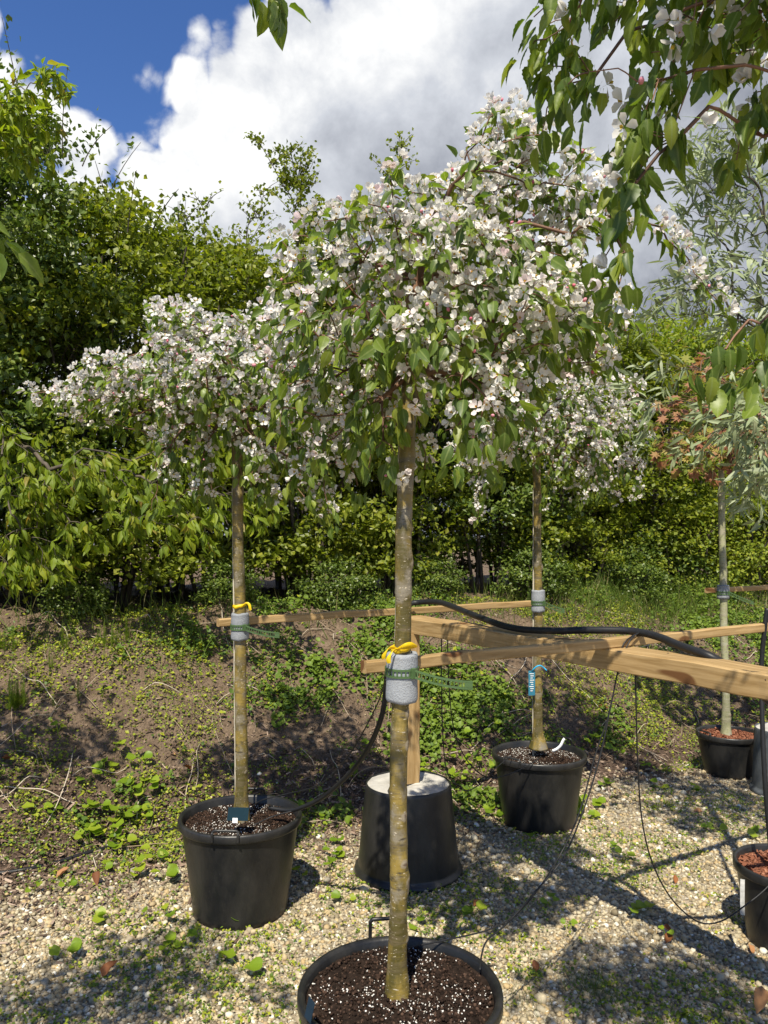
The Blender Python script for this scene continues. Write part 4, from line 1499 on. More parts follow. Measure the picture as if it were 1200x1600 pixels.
# ------------------------------------------------------------------ ground plants
def ground_cover():
    # patches of small leaves on the bank
    r = np.random.default_rng(71)
    cs = []
    for _ in range(3600):
        x = r.uniform(-3.4, 4.6)
        d = r.uniform(-.25, 2.2)
        v = math.sin(x * 2.3 + d * 3.1 + 1) * math.sin(x * 1.1 - d * 2.0) + .7 * math.sin(x * 5.1 - d * 4.2) * math.sin(d * 6.1 + x * 3)
        v += .12 * min(1, max(-1, (x + 1.3) / .8)) + (.1 if .5 < d < 1.5 else 0) + (.25 if d > 1.8 else 0) - (.45 if d < .3 else 0) - (.25 if x < .8 and d < .75 else 0)
        if v + r.normal(0, .4) > -.1:
            sp = math.sin(x * 1.7 + d * 1.3) + .6 * math.sin(d * 5 - x * 4)
            cs.append((x, float(foot(x)) + d, r.uniform(.03, .13), min(.99, max(0, .5 + .35 * sp + r.normal(0, .15)))))
    cs = np.array(cs)
    k = (r.uniform(14, 60, len(cs)) * (cs[:, 2] / .08)).astype(int)
    ii = np.repeat(np.arange(len(cs)), k)
    n = len(ii)
    X = cs[ii, 0] + r.normal(0, 1, n) * cs[ii, 2] * .6
    Y = cs[ii, 1] + r.normal(0, 1, n) * cs[ii, 2] * .6
    hgt = r.random(n) ** 1.5 * .075 * (.4 + cs[ii, 3])
    ok = ~in_pot(X, Y)
    X, Y, hgt, ii = X[ok], Y[ok], hgt[ok], ii[ok]
    n = len(X)
    t = np.stack([X, Y, H(X, Y) + .004 + hgt], -1)
    Zd = np.stack([r.normal(0, .55, n), r.normal(-.3, .5, n), np.ones(n)], -1)
    Rm = frames(np.cross(Zd, r.normal(0, 1, (n, 3))), Zd, r.lognormal(math.log(.020), .35, n) * (.65 + .6 * cs[ii, 3]))
    rnd = np.clip(cs[ii, 3] * .75 + r.normal(.27, .14, n), 0, .98)
    var = np.where(cs[ii, 3] > .62, r.integers(0, 4, n), r.integers(4, 7, n))
    o = link('ground_cover', scatter_mesh('ground_cover', ROUND + SMALL, Rm, t, var, [M['cover']], rnd))
    tag(o, 'patchy low yellow-green weeds creeping over the soil bank', 'ground cover', kind='stuff')
    # fine green bits among the gravel
    n = 9500
    Y = r.uniform(2.4, 5.3, n)
    X = r.uniform(-.55, .55, n) * Y
    patch = np.sin(X * 3.3 + 1) * np.sin(Y * 3.9 + X) + .4 * np.sin(X * 9) * np.sin(Y * 8)
    ok = (patch + r.normal(0, .4, n) > .15) & ~in_pot(X, Y)
    X, Y = X[ok], Y[ok]
    ii = np.repeat(np.arange(len(X)), 5)
    n = len(ii)
    X, Y = X[ii] + r.normal(0, .012, n), Y[ii] + r.normal(0, .012, n)
    Zd = np.stack([r.normal(0, .5, n), r.normal(-.2, .5, n), np.ones(n)], -1)
    Rm = frames(np.cross(Zd, r.normal(0, 1, (n, 3))), Zd, r.uniform(.008, .02, n))
    o = link('gravel_seedlings', scatter_mesh('gravel_seedlings', SMALL, Rm, np.stack([X, Y, H(X, Y) + r.uniform(.008, .022, n)], -1), r.integers(0, 3, n), [M['cover']], r.random(n) * .8))
    tag(o, 'tiny green seedlings and moss sprinkled between the gravel stones', 'seedlings', kind='stuff')
    # grass at the bank top
    n = 5200
    X = np.where(r.random(n) < .7, r.normal(2.9, .9, n), r.uniform(-3, 4.5, n))
    Y = foot(X) + r.normal(1.85, .28, n)
    Zd = np.stack([r.normal(0, 1, n), -np.ones(n) * .6 + r.normal(0, .5, n), np.ones(n) * .2], -1)
    Yd = np.stack([r.normal(0, .35, n), r.normal(-.1, .3, n), np.ones(n)], -1)
    Rm = frames(Yd, Zd, r.uniform(.08, .30, n))
    o = link('bank_grass', scatter_mesh('bank_grass', BLADE, Rm, np.stack([X, Y, H(X, Y)], -1), np.zeros(n, int), [M['grass']], r.random(n)))
    tag(o, 'rough long grass along the top of the bank by the hedge', 'grass', kind='stuff')


ground_cover()


def weed_plant(px, py, n, size, seed, label, group, tall=.05):
    r = np.random.default_rng(seed)
    p = ground_at(px, py)
    near = min(LANDMARK, key=lambda q: (q[0] - p[0]) ** 2 + (q[1] - p[1]) ** 2)
    nw = ['', 'one', 'two', 'three', 'four', 'five', 'six'][n]
    big = 'large ' if size >= .05 else ('tiny ' if size <= .03 else '')
    label = f'{big}{nw}-leaved round weed seedling {label} {near[2]}'
    t = thing('weed_seedling', p, label, 'weed', group)
    Vs, Fs, off = [], [], 0
    meshes = WEED_MESH
    for k in range(n):
        a = r.uniform(0, 6.28) if n > 2 else k * 3.1 + seed
        L_ = size * r.uniform(.25, .75) * (.7 + .15 * n)
        e = np.array([math.cos(a) * L_, math.sin(a) * L_, tall * r.uniform(.4, 1.1)])
        V, F = sweep(smooth_path([(0, 0, -.005), e * [.4, .4, .7], e], .02), .0011, 4)
        Vs.append(V)
        Fs.append(F + off)
        off += len(V)
        Zd = norm(np.array([math.cos(a) * .45, math.sin(a) * .45 - .35, .9]) + r.normal(0, .2, 3))[None]
        Rm = frames(np.array([[math.cos(a), math.sin(a), .05]]), Zd, [size * r.uniform(.7, 1.15)])[0]
        Rm = Rm * 1.22
        o = bpy.data.objects.new('leaf', meshes[r.integers(0, 4)])
        o.parent = t
        o.matrix_basis = mat4(Rm, e - Rm[:, 1] * .12)
        col.objects.link(o)
    link('stalk', mesh_from('stalk', np.concatenate(Vs), np.concatenate(Fs), None, None, [M['weed']], True), t)


WEED_MESH = [tp.mesh('leaf', [M['weed']]) for tp in ROUND]
LANDMARK = [(*pot_front, 'by the big front pot'), (*pot_left, 'by the umbrella tree pot'), (*pot_right, 'by the blue-tagged tree pot'), (*pot_far, 'by the maple pot'), (*pot_corner, 'by the white-stripped pot'), (*pot_base, 'by the concrete tub'),
            (-1.3, 2.9, 'in the shaded open gravel'), (-1.6, 3.7, 'near the half-buried hose'), (-1.6, 5.2, 'below the horsetails'), (1.1, 3.3, 'under the looping drip tube'), (1.6, 5.2, 'between the two potted trees behind the beam')]
W1 = ('in gravel', 'weed seedlings on the gravel')
W2 = ('in bark mulch', 'weeds in the mulch')
gravel_weeds = [(375, 1520, 2, .062), (103, 1497, 3, .045), (372, 1445, 2, .045), (265, 1490, 3, .042), (285, 1480, 2, .04), (173, 1440, 3, .042), (230, 1440, 2, .03), (105, 1392, 3, .03), (52, 1400, 2, .028), (262, 1440, 2, .036),
                (540, 1412, 2, .036), (650, 1455, 2, .045), (740, 1440, 3, .04), (985, 1432, 3, .05), (1010, 1430, 2, .04), (960, 1330, 3, .035), (975, 1345, 2, .035), (1080, 1240, 3, .04), (1115, 1300, 3, .04), (1190, 1308, 3, .055),
                (858, 1300, 3, .035), (830, 1318, 2, .035), (520, 1340, 4, .038), (528, 1318, 3, .036), (515, 1360, 2, .035), (920, 1260, 5, .055), (912, 1280, 4, .05), (785, 1290, 4, .045), (770, 1275, 4, .045), (1030, 1235, 3, .04),
                (700, 1535, 2, .02), (1040, 1470, 2, .022), (890, 1460, 2, .026), (440, 1330, 2, .03), (160, 1365, 3, .035), (470, 1375, 3, .035), (945, 1230, 3, .04), (1172, 1207, 3, .06), (860, 1420, 3, .03), (640, 1340, 2, .03)]
for i, (a, b, n, s) in enumerate(gravel_weeds):
    weed_plant(a, b, n, s, 100 + i, *W1)
mulch_weeds = [(140, 1225, 3, .05), (180, 1175, 3, .05), (165, 1215, 4, .06), (150, 1265, 5, .06), (190, 1280, 6, .06), (205, 1250, 5, .055), (175, 1310, 6, .06), (140, 1320, 4, .055), (225, 1240, 5, .05), (215, 1290, 5, .05), (185, 1330, 4, .055), (60, 1275, 2, .05), (85, 1280, 2, .045),
               (218, 1195, 3, .05), (240, 1350, 3, .045), (210, 1370, 3, .05), (255, 1380, 3, .05), (690, 1240, 4, .04), (715, 1225, 5, .045), (735, 1250, 5, .045), (700, 1190, 5, .04), (740, 1200, 5, .04), (670, 1215, 4, .04), (760, 1215, 4, .04), (925, 1170, 4, .05), (950, 1160, 4, .05), (965, 1185, 3, .05), (905, 1185, 3, .05), (990, 1150, 4, .05), (1000, 1200, 3, .05), (720, 1160, 4, .04), (770, 1140, 4, .04), (480, 1270, 3, .04), (500, 1300, 3, .035), (580, 1180, 3, .04), (560, 1215, 3, .04), (90, 1150, 3, .04), (160, 1090, 3, .045)]
for i, (a, b, n, s) in enumerate(mulch_weeds):
    weed_plant(a, b, n, s, 200 + i, *W2, tall=.08)


def horsetail(px, py, n, h, seed):
    r = np.random.default_rng(seed)
    p = ground_at(px, py)
    t = thing('horsetail_plant', p, f"{['', 'single', 'two-stemmed', 'three-stemmed', 'four-stemmed', 'five-stemmed', 'six-stemmed', '', 'broad eight-stemmed'][n]} {'tall' if h >= .2 else 'short'} feathery green horsetail on the bare soil bank", 'horsetail', 'horsetails on the bank')
    for k in range(n):
        x, y = r.normal(0, .035, 2)
        hh = h * r.uniform(.6, 1.1)
        m_ = int(hh / .0035)
        u = np.repeat(np.linspace(.05, 1, m_), 4)
        a = r.uniform(0, 6.28, len(u))
        Yd = np.stack([np.cos(a), np.sin(a), np.full(len(u), .9)], -1)
        Rm = frames(Yd, np.tile(UP, (len(u), 1)), .04 * (1.15 - u))
        tt = np.stack([np.full(len(u), x), np.full(len(u), y), u * hh], -1)
        link('shoot', scatter_mesh('shoot', [T([(-.035, 0, 0), (.035, 0, 0), (0, 1, .1)], [(0, 1, 2)])], Rm, tt, np.zeros(len(u), int), [M['leaf']], r.random(len(u))), t)


for i, (a, b, n, h) in enumerate([(22, 1110, 8, .26), (40, 1105, 6, .24), (100, 1015, 3, .2), (85, 1045, 2, .16), (132, 1095, 1, .2), (165, 1010, 5, .2), (185, 1005, 4, .22), (82, 1110, 1, .12), (10, 1020, 3, .2)]):
    horsetail(a, b, n, h, 300 + i)


def grass_tuft(px, py, n, h, seed, label):
    r = np.random.default_rng(seed)
    p = ground_at(px, py)
    Yd = np.stack([r.normal(0, .55, n), r.normal(0, .55, n), np.ones(n)], -1)
    Rm = frames(Yd, r.normal(0, 1, (n, 3)) + np.array([0, -1, .3]), h * r.uniform(.5, 1.1, n))
    tt = np.stack([r.normal(0, .055, n), r.normal(0, .055, n), np.zeros(n)], -1)
    o = link('grass_tuft', scatter_mesh('grass_tuft', BLADE, Rm, tt, np.zeros(n, int), [M['grass']], r.random(n) * .7), None, p)
    tag(o, label, 'grass tuft', 'fine grass tufts')


grass_tuft(930, 1550, 420, .065, 1, 'soft bright green tuft of fine grass in the shaded gravel')
grass_tuft(815, 1570, 160, .05, 2, 'thin sparse tuft of fine grass near the big pot rim')
grass_tuft(985, 1380, 70, .05, 3, 'tiny tuft of fine grass in sunlit gravel')
grass_tuft(325, 1570, 60, .05, 4, 'small wispy tuft of fine grass left of the big pot')


def fallen_leaf(px, py, L_, seed):
    r = np.random.default_rng(seed)
    p = ground_at(px, py)
    tp = leaf_t(.55, 4, .5, -.25 if seed % 2 else .3, .04)
    Zd = np.array([[r.normal(0, .3), r.normal(-.3, .3), 1]])
    Rm = frames(np.cross(Zd, r.normal(0, 1, (1, 3))), Zd, [L_])[0]
    V = tp.V @ Rm.T
    V[:, 2] -= V[:, 2].min() - .008
    o = link('fallen_leaf', mesh_from('fallen_leaf', V, tp.F, None, None, [M['fallen']], True), None, p)
    near = min(LANDMARK, key=lambda q: (q[0] - p[0]) ** 2 + (q[1] - p[1]) ** 2)
    tag(o, f"{'large ' if L_ > .07 else ('small ' if L_ < .055 else '')}curled dry rusty-brown leaf lying {near[2]}", 'leaf', 'fallen dry leaves')


for i, (a, b, s) in enumerate([(160, 1535, .075), (88, 1376, .07), (150, 1382, .07), (22, 1188, .08), (275, 1184, .06), (298, 1205, .06), (1035, 1465, .055), (1040, 1478, .06), (1190, 1580, .09), (1098, 1270, .06), (740, 1420, .06), (840, 1525, .05), (935, 1110, .09), (1170, 1485, .05), (520, 1270, .06), (400, 1235, .05), (645, 1270, .05), (1055, 1385, .045)]):
    fallen_leaf(a, b, s, 400 + i)


# ------------------------------------------------------------------ pots
def pot(x, y, rr, h, label, soil='soil', group=None, handles=(), perl=0, bark=0, seed=0, soil_z=.9):
    r = np.random.default_rng(seed)
    t = thing('plant_pot', (x, y, float(H(x, y)) - .004), label, 'plant pot', group)
    b = rr * .765
    lip = rr * .94
    prof = [(b * .3, .004), (b * .96, .0), (b, .008), (b * 1.005, .03), (lip * .995, h - .045), (lip, h - .04), (lip + .004, h - .034)]
    V, F = lathe(prof)
    link('wall', mesh_from('wall', V, F, None, None, [M['plastic']], True), t)
    zi = h * soil_z
    prof = [(lip + .003, h - .036), (rr * .985, h - .038), (rr, h - .032), (rr, h - .008), (rr * .992, h - .001), (rr * .97, h), (rr * .945, h - .001), (rr * .925, h - .009), (rr * .905, zi - .05)]
    V, F = lathe(prof)
    link('rim', mesh_from('rim', V, F, None, None, [M['plastic']], True), t)
    # soil: bumpy disc
    rs = rr * .912
    n = 40
    rad = np.linspace(0, rs, 16)
    V = []
    for q in rad:
        for k in range(n):
            a = 2 * math.pi * k / n
            V.append((q * math.cos(a), q * math.sin(a), zi + r.normal(0, .004) + .012 * math.cos(q / rs * 1.5)))
    V = np.array(V)
    i = np.arange(15)[:, None] * n
    j = np.arange(n)[None]
    F = np.stack([i + j, i + (j + 1) % n, i + (j + 1) % n + n, i + j + n], -1).reshape(-1, 4)
    so_ = link('soil', mesh_from('soil', V, F, None, None, [M['redbark' if bark else 'soil']], True), t)

    def bits(name, temps, mat, cnt, s0, s1, bias=None):
        q = np.sqrt(r.random(cnt)) * rs * .985
        a = r.uniform(0, 6.28, cnt)
        X, Y = q * np.cos(a), q * np.sin(a)
        if bias:
            ok = (np.sin(X * 17 + seed) + np.sin(Y * 21 + 2 * seed) + r.normal(0, .7, cnt)) > bias
            X, Y, q = X[ok], Y[ok], q[ok]
        m_ = len(X)
        Zd = norm(np.stack([r.normal(0, .5, m_), r.normal(0, .5, m_), np.ones(m_)], -1))
        Rm = frames_z(Zd, r.uniform(s0, s1, m_), norm(r.normal(0, 1, (m_, 3))))
        tt = np.stack([X, Y, zi + .012 * np.cos(q / rs * 1.5) + r.uniform(0, .006, m_)], -1)
        o = link(name, scatter_mesh(name, temps, Rm, tt, r.integers(0, len(temps), m_), [mat]), so_)
        o['kind'] = 'stuff'
    if bark:
        bits('bark_pieces', CHIP, M['redbark'], bark, .018, .04)
    else:
        bits('soil_crumbs', CRUMB, M['soilbit'], 2600, .002, .0065)
        bits('perlite', CRUMB, M['perlite'], perl, .001, .0038, -.3)
    for (ang, up) in handles:
        a = R(ang)
        c, s_ = math.cos(a), math.sin(a)
        w = .055
        R0 = rr * .99

        def pt(tt_, rad_, z_):
            return (rad_ * c - tt_ * s_, rad_ * s_ + tt_ * c, z_)
        pts = [pt(-w, R0, h - .03), pt(-w, R0 - .0, h + .01), pt(-w, R0 - .006, h + up), pt(-w + .008, R0 - .007, h + up + .008), pt(w - .008, R0 - .007, h + up + .008), pt(w, R0 - .006, h + up), pt(w, R0, h + .01), pt(w, R0, h - .03)]
        dense = []
        for q in range(len(pts) - 1):
            for u in np.linspace(0, 1, 6, endpoint=False):
                dense.append(np.array(pts[q]) * (1 - u) + np.array(pts[q + 1]) * u)
        dense.append(np.array(pts[-1]))
        V, F = sweep(dense, .006, 8)
        link('handle', mesh_from('handle', V, F, None, None, [M['plastic']], True), t)
    return t


pf = pot(*pot_front, .29, .40, 'big black plastic pot of dark soil flecked with white perlite, cut by the bottom edge', perl=1500, handles=[(97, .05)], seed=1, soil_z=.93)
pl = pot(*pot_left, .276, .43, 'black plastic pot with dusty wall, standing at the mulch edge under the wide umbrella tree', perl=1800, handles=[(-93, .012), (88, .02)], seed=2)
pr = pot(*pot_right, .276, .42, 'black plastic pot with a white label loop on its rim, beyond the thick beam', perl=2200, handles=[(45, .03), (-135, .005)], seed=3)
pfar = pot(*pot_far, .225, .30, 'small black pot topped with red bark chips holding the slim pale maple trunk', bark=900, handles=[(50, .02), (200, .01)], seed=4)
pcor = pot(*pot_corner, .222, .33, 'black pot of red bark with a dirty white strip hanging from its rim', bark=700, handles=[(-110, .0)], seed=5)
pot(-2.5, 3.25, .27, .42, 'black pot of the row next to the umbrella tree, outside the view', perl=300, seed=8)
pot(.98, 1.02, .27, .43, 'black pot of the overhanging crab apple beside the viewer', perl=400, seed=6)
pot(-1.45, 1.15, .27, .43, 'black pot of the crab apple tree that stands outside the view', perl=400, seed=7)


def inverted_pot(x, y, r_base, r_top, h, label, mat_w, seed):
    t = thing('base_tub', (x, y, float(H(x, y)) - .004), label, 'concrete tub')
    prof = [(r_base * .9, .0), (r_base, .003), (r_base * 1.0, .018), (r_base * .985, .03), (r_base * .93, .036), (r_base * .925, .05), (r_top, h - .02), (r_top * .99, h - .004), (r_top * .975, h), (r_top * .955, h - .002), (r_top * .94, h - .03)]
    V, F = lathe(prof)
    link('wall', mesh_from('wall', V, F, None, None, [mat_w], True), t)
    r = np.random.default_rng(seed)
    n = 40
    V = []
    for q in np.linspace(0, r_top * .953, 12):
        for k in range(n):
            a = 2 * math.pi * k / n
            V.append((q * math.cos(a), q * math.sin(a), h - .012 + r.normal(0, .002) + .006 * math.sin(q * 30 + a)))
    i = np.arange(11)[:, None] * n
    j = np.arange(n)[None]
    F = np.stack([i + j, i + (j + 1) % n, i + (j + 1) % n + n, i + j + n], -1).reshape(-1, 4)
    link('concrete_fill', mesh_from('concrete_fill', np.array(V), F, None, None, [M['concrete']], True), t)
    return t


inverted_pot(*pot_base, .275, .218, .45, 'upturned black tub filled with pale concrete, carrying the wooden post', M['plastic'], 1)
inverted_pot(*pot_grey, .22, .19, .43, 'dusty grey upturned tub cut by the picture edge behind the bark-topped pot', solid('dusty_grey_plastic', (.09, .10, .11), .6, .3, .2), 2)


# ------------------------------------------------------------------ timber
BEAM_TOP = 1.27


def timber(name, a, b, W, Hh, z_bottom, label, cat, seed, group=None):
    a, b = np.array(a, float), np.array(b, float)
    d = b - a
    L_ = float(np.linalg.norm(d))
    o = link(name, box_bev(name, L_, W, Hh, M['wood'], seed=seed, segs=max(6, int(L_ / .15))))
    c = (a + b) / 2
    o.location = (c[0], c[1], z_bottom + Hh / 2)
    o.rotation_euler = (0, 0, math.atan2(d[1], d[0]))
    return tag(o, label, cat, group)


bd = np.array([.508, -.861])
bn = np.array([.861, .508])
p_l = np.array([.10, 3.98]) + bn * .072
timber('timber_beam', p_l - bd * .05, p_l + bd * 2.9, .145, .076, BEAM_TOP - .076, 'thick pale pine beam with a hose lying on it, resting on the wooden post', 'beam', 1)
SCREW = T(ico()[0] * np.array((.0045, .0045, .0016)), ico()[1])
beam_o = bpy.data.objects['timber_beam']
for (lx, face) in ((.50, 0), (.58, 0), (-.9, 1), (.15, 1), (.98, 1)):
    sc = link('screw', SCREW.mesh('screw', [M['stem_dark']]), beam_o)
    if face:
        sc.location = (lx, .03, .0385)
    else:
        sc.location = (lx, -.0735, .02)
        sc.rotation_euler = (R(90), 0, 0)
A0, A1 = np.array([-.06, 2.262]), np.array([2.6, 3.92])
timber('timber_batten', A0, A1, .036, .036, BEAM_TOP + .001, 'slim pine batten with its sawn end beside the tall tree, crossing over the thick beam', 'batten', 2)
timber('timber_batten', P(341, 970, 3.56)[:2], P(829, 940, 4.66)[:2], .036, .036, BEAM_TOP + .001, 'slim pine batten running between the umbrella tree and the blue-tagged tree', 'batten', 3)
timber('timber_batten', P(1104, 926, 5.62)[:2], np.array([4.2, 6.75]), .036, .036, 1.292, 'short visible end of pine batten tied to the slim maple trunk', 'batten', 4)
post = link('timber_post', box_bev('timber_post', 1.194 - .437, .075, .075, M['wood'], seed=5, segs=8))
post.rotation_euler = (0, R(90), R(25))
pc = P(641, 1000, 3.93)
post.location = (pc[0], pc[1], (1.194 + .437) / 2)
tag(post, 'square pine post standing in the concrete tub under the beam end', 'post')


# ------------------------------------------------------------------ ties, ribbons, labels, canes
def ladder(path, up, w, th, rung, solid_end=0):
    """perforated strap along path: two rails + rungs, returned as V,F"""
    path = np.array(path)
    n = len(path)
    tan = norm(np.gradient(path, axis=0))
    upv = np.tile(np.array(up, float), (n, 1))
    nor = norm(np.cross(tan, upv))
    Vs, Fs, off = [], [], 0

    def strip(lo, hi, i0, i1):
        nonlocal off
        V = []
        for i in range(i0, i1 + 1):
            for (u, q) in ((lo, -th), (hi, -th), (hi, th), (lo, th)):
                V.append(path[i] + upv[i] * u + nor[i] * q)
        m_ = i1 - i0 + 1
        F = []
        for i in range(m_ - 1):
            for k in range(4):
                a, b = i * 4 + k, i * 4 + (k + 1) % 4
                F += [(a, b, b + 4), (a, b + 4, a + 4)]
        F += [(0, 2, 1), (0, 3, 2), (m_ * 4 - 4, m_ * 4 - 3, m_ * 4 - 2), (m_ * 4 - 4, m_ * 4 - 2, m_ * 4 - 1)]
        Vs.append(np.array(V))
        Fs.append(np.array(F) + off)
        off += len(V)
    strip(-w / 2, -w / 2 + w * .24, 0, n - 1)
    strip(w / 2 - w * .24, w / 2, 0, n - 1)
    for i in range(0, n - 1 - solid_end, rung):
        strip(-w * .3, w * .3, i, min(i + max(1, rung // 3), n - 1))
    if solid_end:
        strip(-w * .3, w * .3, n - 1 - solid_end, n - 1)
    return np.concatenate(Vs), np.concatenate(Fs)


def tree_tie(c, r_, h, label, tail, seed, zo=0.0):
    t = thing('tree_tie', c, label, 'tree tie')
    r = np.random.default_rng(seed)
    prof = [(r_ * .64, -h / 2 + .004), (r_ * .75, -h / 2 - .001), (r_ * .93, -h / 2 + .001), (r_, -h / 2 + .008)]
    prof += [(r_ * (1 + .012 * math.sin(k)), -h / 2 + h * k / 12) for k in range(1, 12)]
    prof += [(r_, h / 2 - .008), (r_ * .93, h / 2 - .001), (r_ * .75, h / 2 + .001), (r_ * .64, h / 2 - .006)]
    V, F = lathe(prof, 40)
    th = np.arctan2(V[:, 1], V[:, 0])
    V[:, 2] += .0015 * np.sin(th * 2 + seed) + .001 * np.sin(th * 5)
    V[:, :2] *= (1 + .012 * np.sin(th * 3 + V[:, 2] * 20))[:, None]
    pinch = 1 - .025 * np.exp(-((V[:, 2] - zo) / .014) ** 2)
    V[:, :2] *= pinch[:, None]
    link('foam_sleeve', mesh_from('foam_sleeve', V, F, None, None, [M['foam']], True), t)
    a = np.linspace(R(-50), R(305), 150)
    ring = np.stack([(r_ * .985 + .003) * np.cos(a), (r_ * .985 + .003) * np.sin(a), np.full(len(a), zo) + .002 * np.sin(a)], -1)
    V, F = ladder(ring, (0, 0, 1), .025, .0014, 6)
    link('strap', mesh_from('strap', V, F, None, None, [M['strap']]), t)
    e0 = ring[0]
    n = 60
    u = np.linspace(0, 1, n)[:, None]
    tail = np.array(tail, float)
    pth = e0 + u * tail + np.array([0, 0, -.02]) * (u * (1 - u)) + np.array([0, -.012, 0]) * np.sin(u * 3.14)
    V, F = ladder(pth, (0, 0, 1), .025, .0014, 6 if np.linalg.norm(tail) < .12 else 4, 8)
    link('strap_tail', mesh_from('strap_tail', V, F, None, None, [M['strap']]), t)
    # buckle
    me = box_bev('buckle', .012, .009, .031, M['strap'], bev=.002, segs=3, warp=0)
    o = link('buckle', me, t, tuple(e0 + np.array([.0, -.002, 0])))
    o.rotation_euler = (0, 0, R(40))
    return t


tree_tie(P(628, 1058, 2.2), .0455, .14, 'large grey foam sleeve with green perforated strap on the tall tree trunk', (.165, -.02, -.030), 1, .018)
tree_tie(P(375, 979, 3.48), .04, .122, 'grey foam sleeve with dark strap on the umbrella tree trunk beside the yellow band', (.16, -.03, -.03), 2, .0)
tree_tie(P(841, 939, 4.56), .0395, .13, 'grey foam sleeve with strap on the trunk of the blue-tagged tree', (.11, -.05, -.04), 3, -.01)
tree_tie(P(1130, 925, 5.55), .042, .1, 'small grey foam sleeve with curved strap on the slim maple trunk', (.16, -.03, -.07), 4, -.005)


def ribbon(path, widths, up, name, parent, base):
    path = smooth_path(np.array(path), .006)
    n = len(path)
    w = .78 * np.interp(np.linspace(0, 1, n), np.linspace(0, 1, len(widths)), widths)
    upv = norm(smooth_path(np.array(up), 1.0) if False else np.array([np.array(up[0]) * (1 - u) + np.array(up[-1]) * u for u in np.linspace(0, 1, n)]))
    nr_ = norm(np.cross(np.gradient(path, axis=0), upv)) * .0006
    wob = np.sin(np.arange(n) * .7)[:, None] * .0015
    V = np.concatenate([path + upv * w[:, None] / 2 + nr_, path - upv * w[:, None] / 2 + nr_ + wob, path - upv * w[:, None] / 2 - nr_ + wob, path + upv * w[:, None] / 2 - nr_])
    i = np.arange(n - 1)
    F = np.concatenate([np.stack([i + a * n, i + 1 + a * n, i + 1 + b * n, i + b * n], -1) for a, b in ((0, 1), (1, 2), (2, 3), (3, 0))])
    return link(name, mesh_from(name, V - base, F, None, None, [M['yellow']], True), parent)


def yellow_tie(c, rt, label, loops, seed):
    t = thing('yellow_ribbon', c, label, 'ribbon')
    a = np.linspace(0, 2 * math.pi, 26)
    ring = np.stack([c[0] + rt * np.cos(a), c[1] + rt * np.sin(a), c[2] + .006 * np.sin(a + 1)], -1)
    ribbon(ring, [.014, .026, .016, .022, .014], [(0, 0, 1), (0, 0, 1)], 'band', t, c)
    for (path, w, up) in loops:
        ribbon([c + np.array(q) for q in path], w, up, 'tail', t, c)
    return t


c1 = P(627, 1012, 2.19)
yellow_tie(c1, .028, 'yellow plastic ribbon knotted above the large foam sleeve', [
    ([(-.012, -.03, .0), (-.03, -.042, .006), (-.046, -.044, -.006), (-.05, -.044, -.026)], [.008, .018, .022, .012], [(.3, -.2, 1), (.9, -.2, .4)]),
    ([(-.012, -.03, .0), (-.026, -.046, -.004), (-.036, -.05, -.02), (-.034, -.05, -.036)], [.008, .014, .018, .012], [(.3, -.2, 1), (1, -.2, .1)]),
    ([(-.012, -.03, .0), (.006, -.042, .008), (.024, -.036, .012), (.044, -.02, .006)], [.008, .026, .024, .008], [(0, -.3, 1), (.2, -.3, 1)])], 1)
c2 = P(374, 946, 3.48)
yellow_tie(c2, .029, 'yellow plastic ribbon tied round the umbrella tree trunk', [
    ([(.018, -.02, .0), (.035, -.03, .012), (.05, -.03, .006), (.056, -.03, -.02)], [.008, .016, .018, .014], [(0, -.2, 1), (.9, -.2, .5)])], 2)


def cane(p0, p1, r_, label):
    n = 16
    pth = [np.array(p0) * (1 - u) + np.array(p1) * u for u in np.linspace(0, 1, 60)]
    rad = np.array([r_ * (1.25 if k % 9 == 0 else 1.0) for k in range(60)])
    b = np.array(p0)
    V, F = sweep(np.array(pth) - b, rad, 7)
    o = link('bamboo_cane', mesh_from('bamboo_cane', V, F, None, None, [M['cane']], True), None, b)
    tag(o, label, 'cane')


cane(P(609, 1540, 2.2) * [1, 1, 0] + [0, 0, .40], P(624, 660, 2.245), .003, 'thin pale cane behind the tall tree trunk')
cane(P(369, 1268, 3.5) * [1, 1, 0] + [0, 0, .37], P(364, 760, 3.53), .005, 'thin pale cane beside the umbrella tree trunk')
cane(P(833, 1170, 4.56) * [1, 1, 0] + [0, 0, .36], P(834, 760, 4.6), .006, 'thin pale cane beside the blue-tagged tree trunk')


def plate(name, cen, w, h, th, mat, parent=None, rz=0, rx=0, bend=0.0):
    n = 8
    V = []
    for i in range(n + 1):
        z = -h / 2 + h * i / n
        for (x, y) in ((-w / 2, -th), (w / 2, -th), (w / 2, th), (-w / 2, th)):
            V.append((x, y + bend * (z / h) ** 2, z))
    F = []
    for i in range(n):
        for k in range(4):
            a, b = i * 4 + k, i * 4 + (k + 1) % 4
            F.append((a, b, b + 4, a + 4))
    F += [(0, 3, 2, 1), (n * 4, n * 4 + 1, n * 4 + 2, n * 4 + 3)]
    o = link(name, mesh_from(name, V, np.array(F), None, None, [mat]), parent, cen)
    o.rotation_euler = (rx, 0, rz)
    return o


bt = thing('plant_tag', P(831, 1062, 4.5), 'blue printed plant tag hanging on the trunk behind the batten crossing', 'plant tag')
plate('tag_card', (0, 0, -.02), .04, .145, .0008, M['blue'], bt, R(8), 0, .01)
for k in range(9):
    plate('print_line', (-.002 + .003 * (k % 2), -.0022, .035 - k * .0125), .026 - .006 * (k % 3), .004, .0006, M['white'], bt, R(8))
tube('tie_loop', [(.0, 0, .05), (.02, -.012, .075), (.045, -.014, .085), (.07, .0, .07), (.085, -.01, .055)], .004, solid('cyan_tie', (.02, .35, .62), .4, .3, .05), bt, 6)

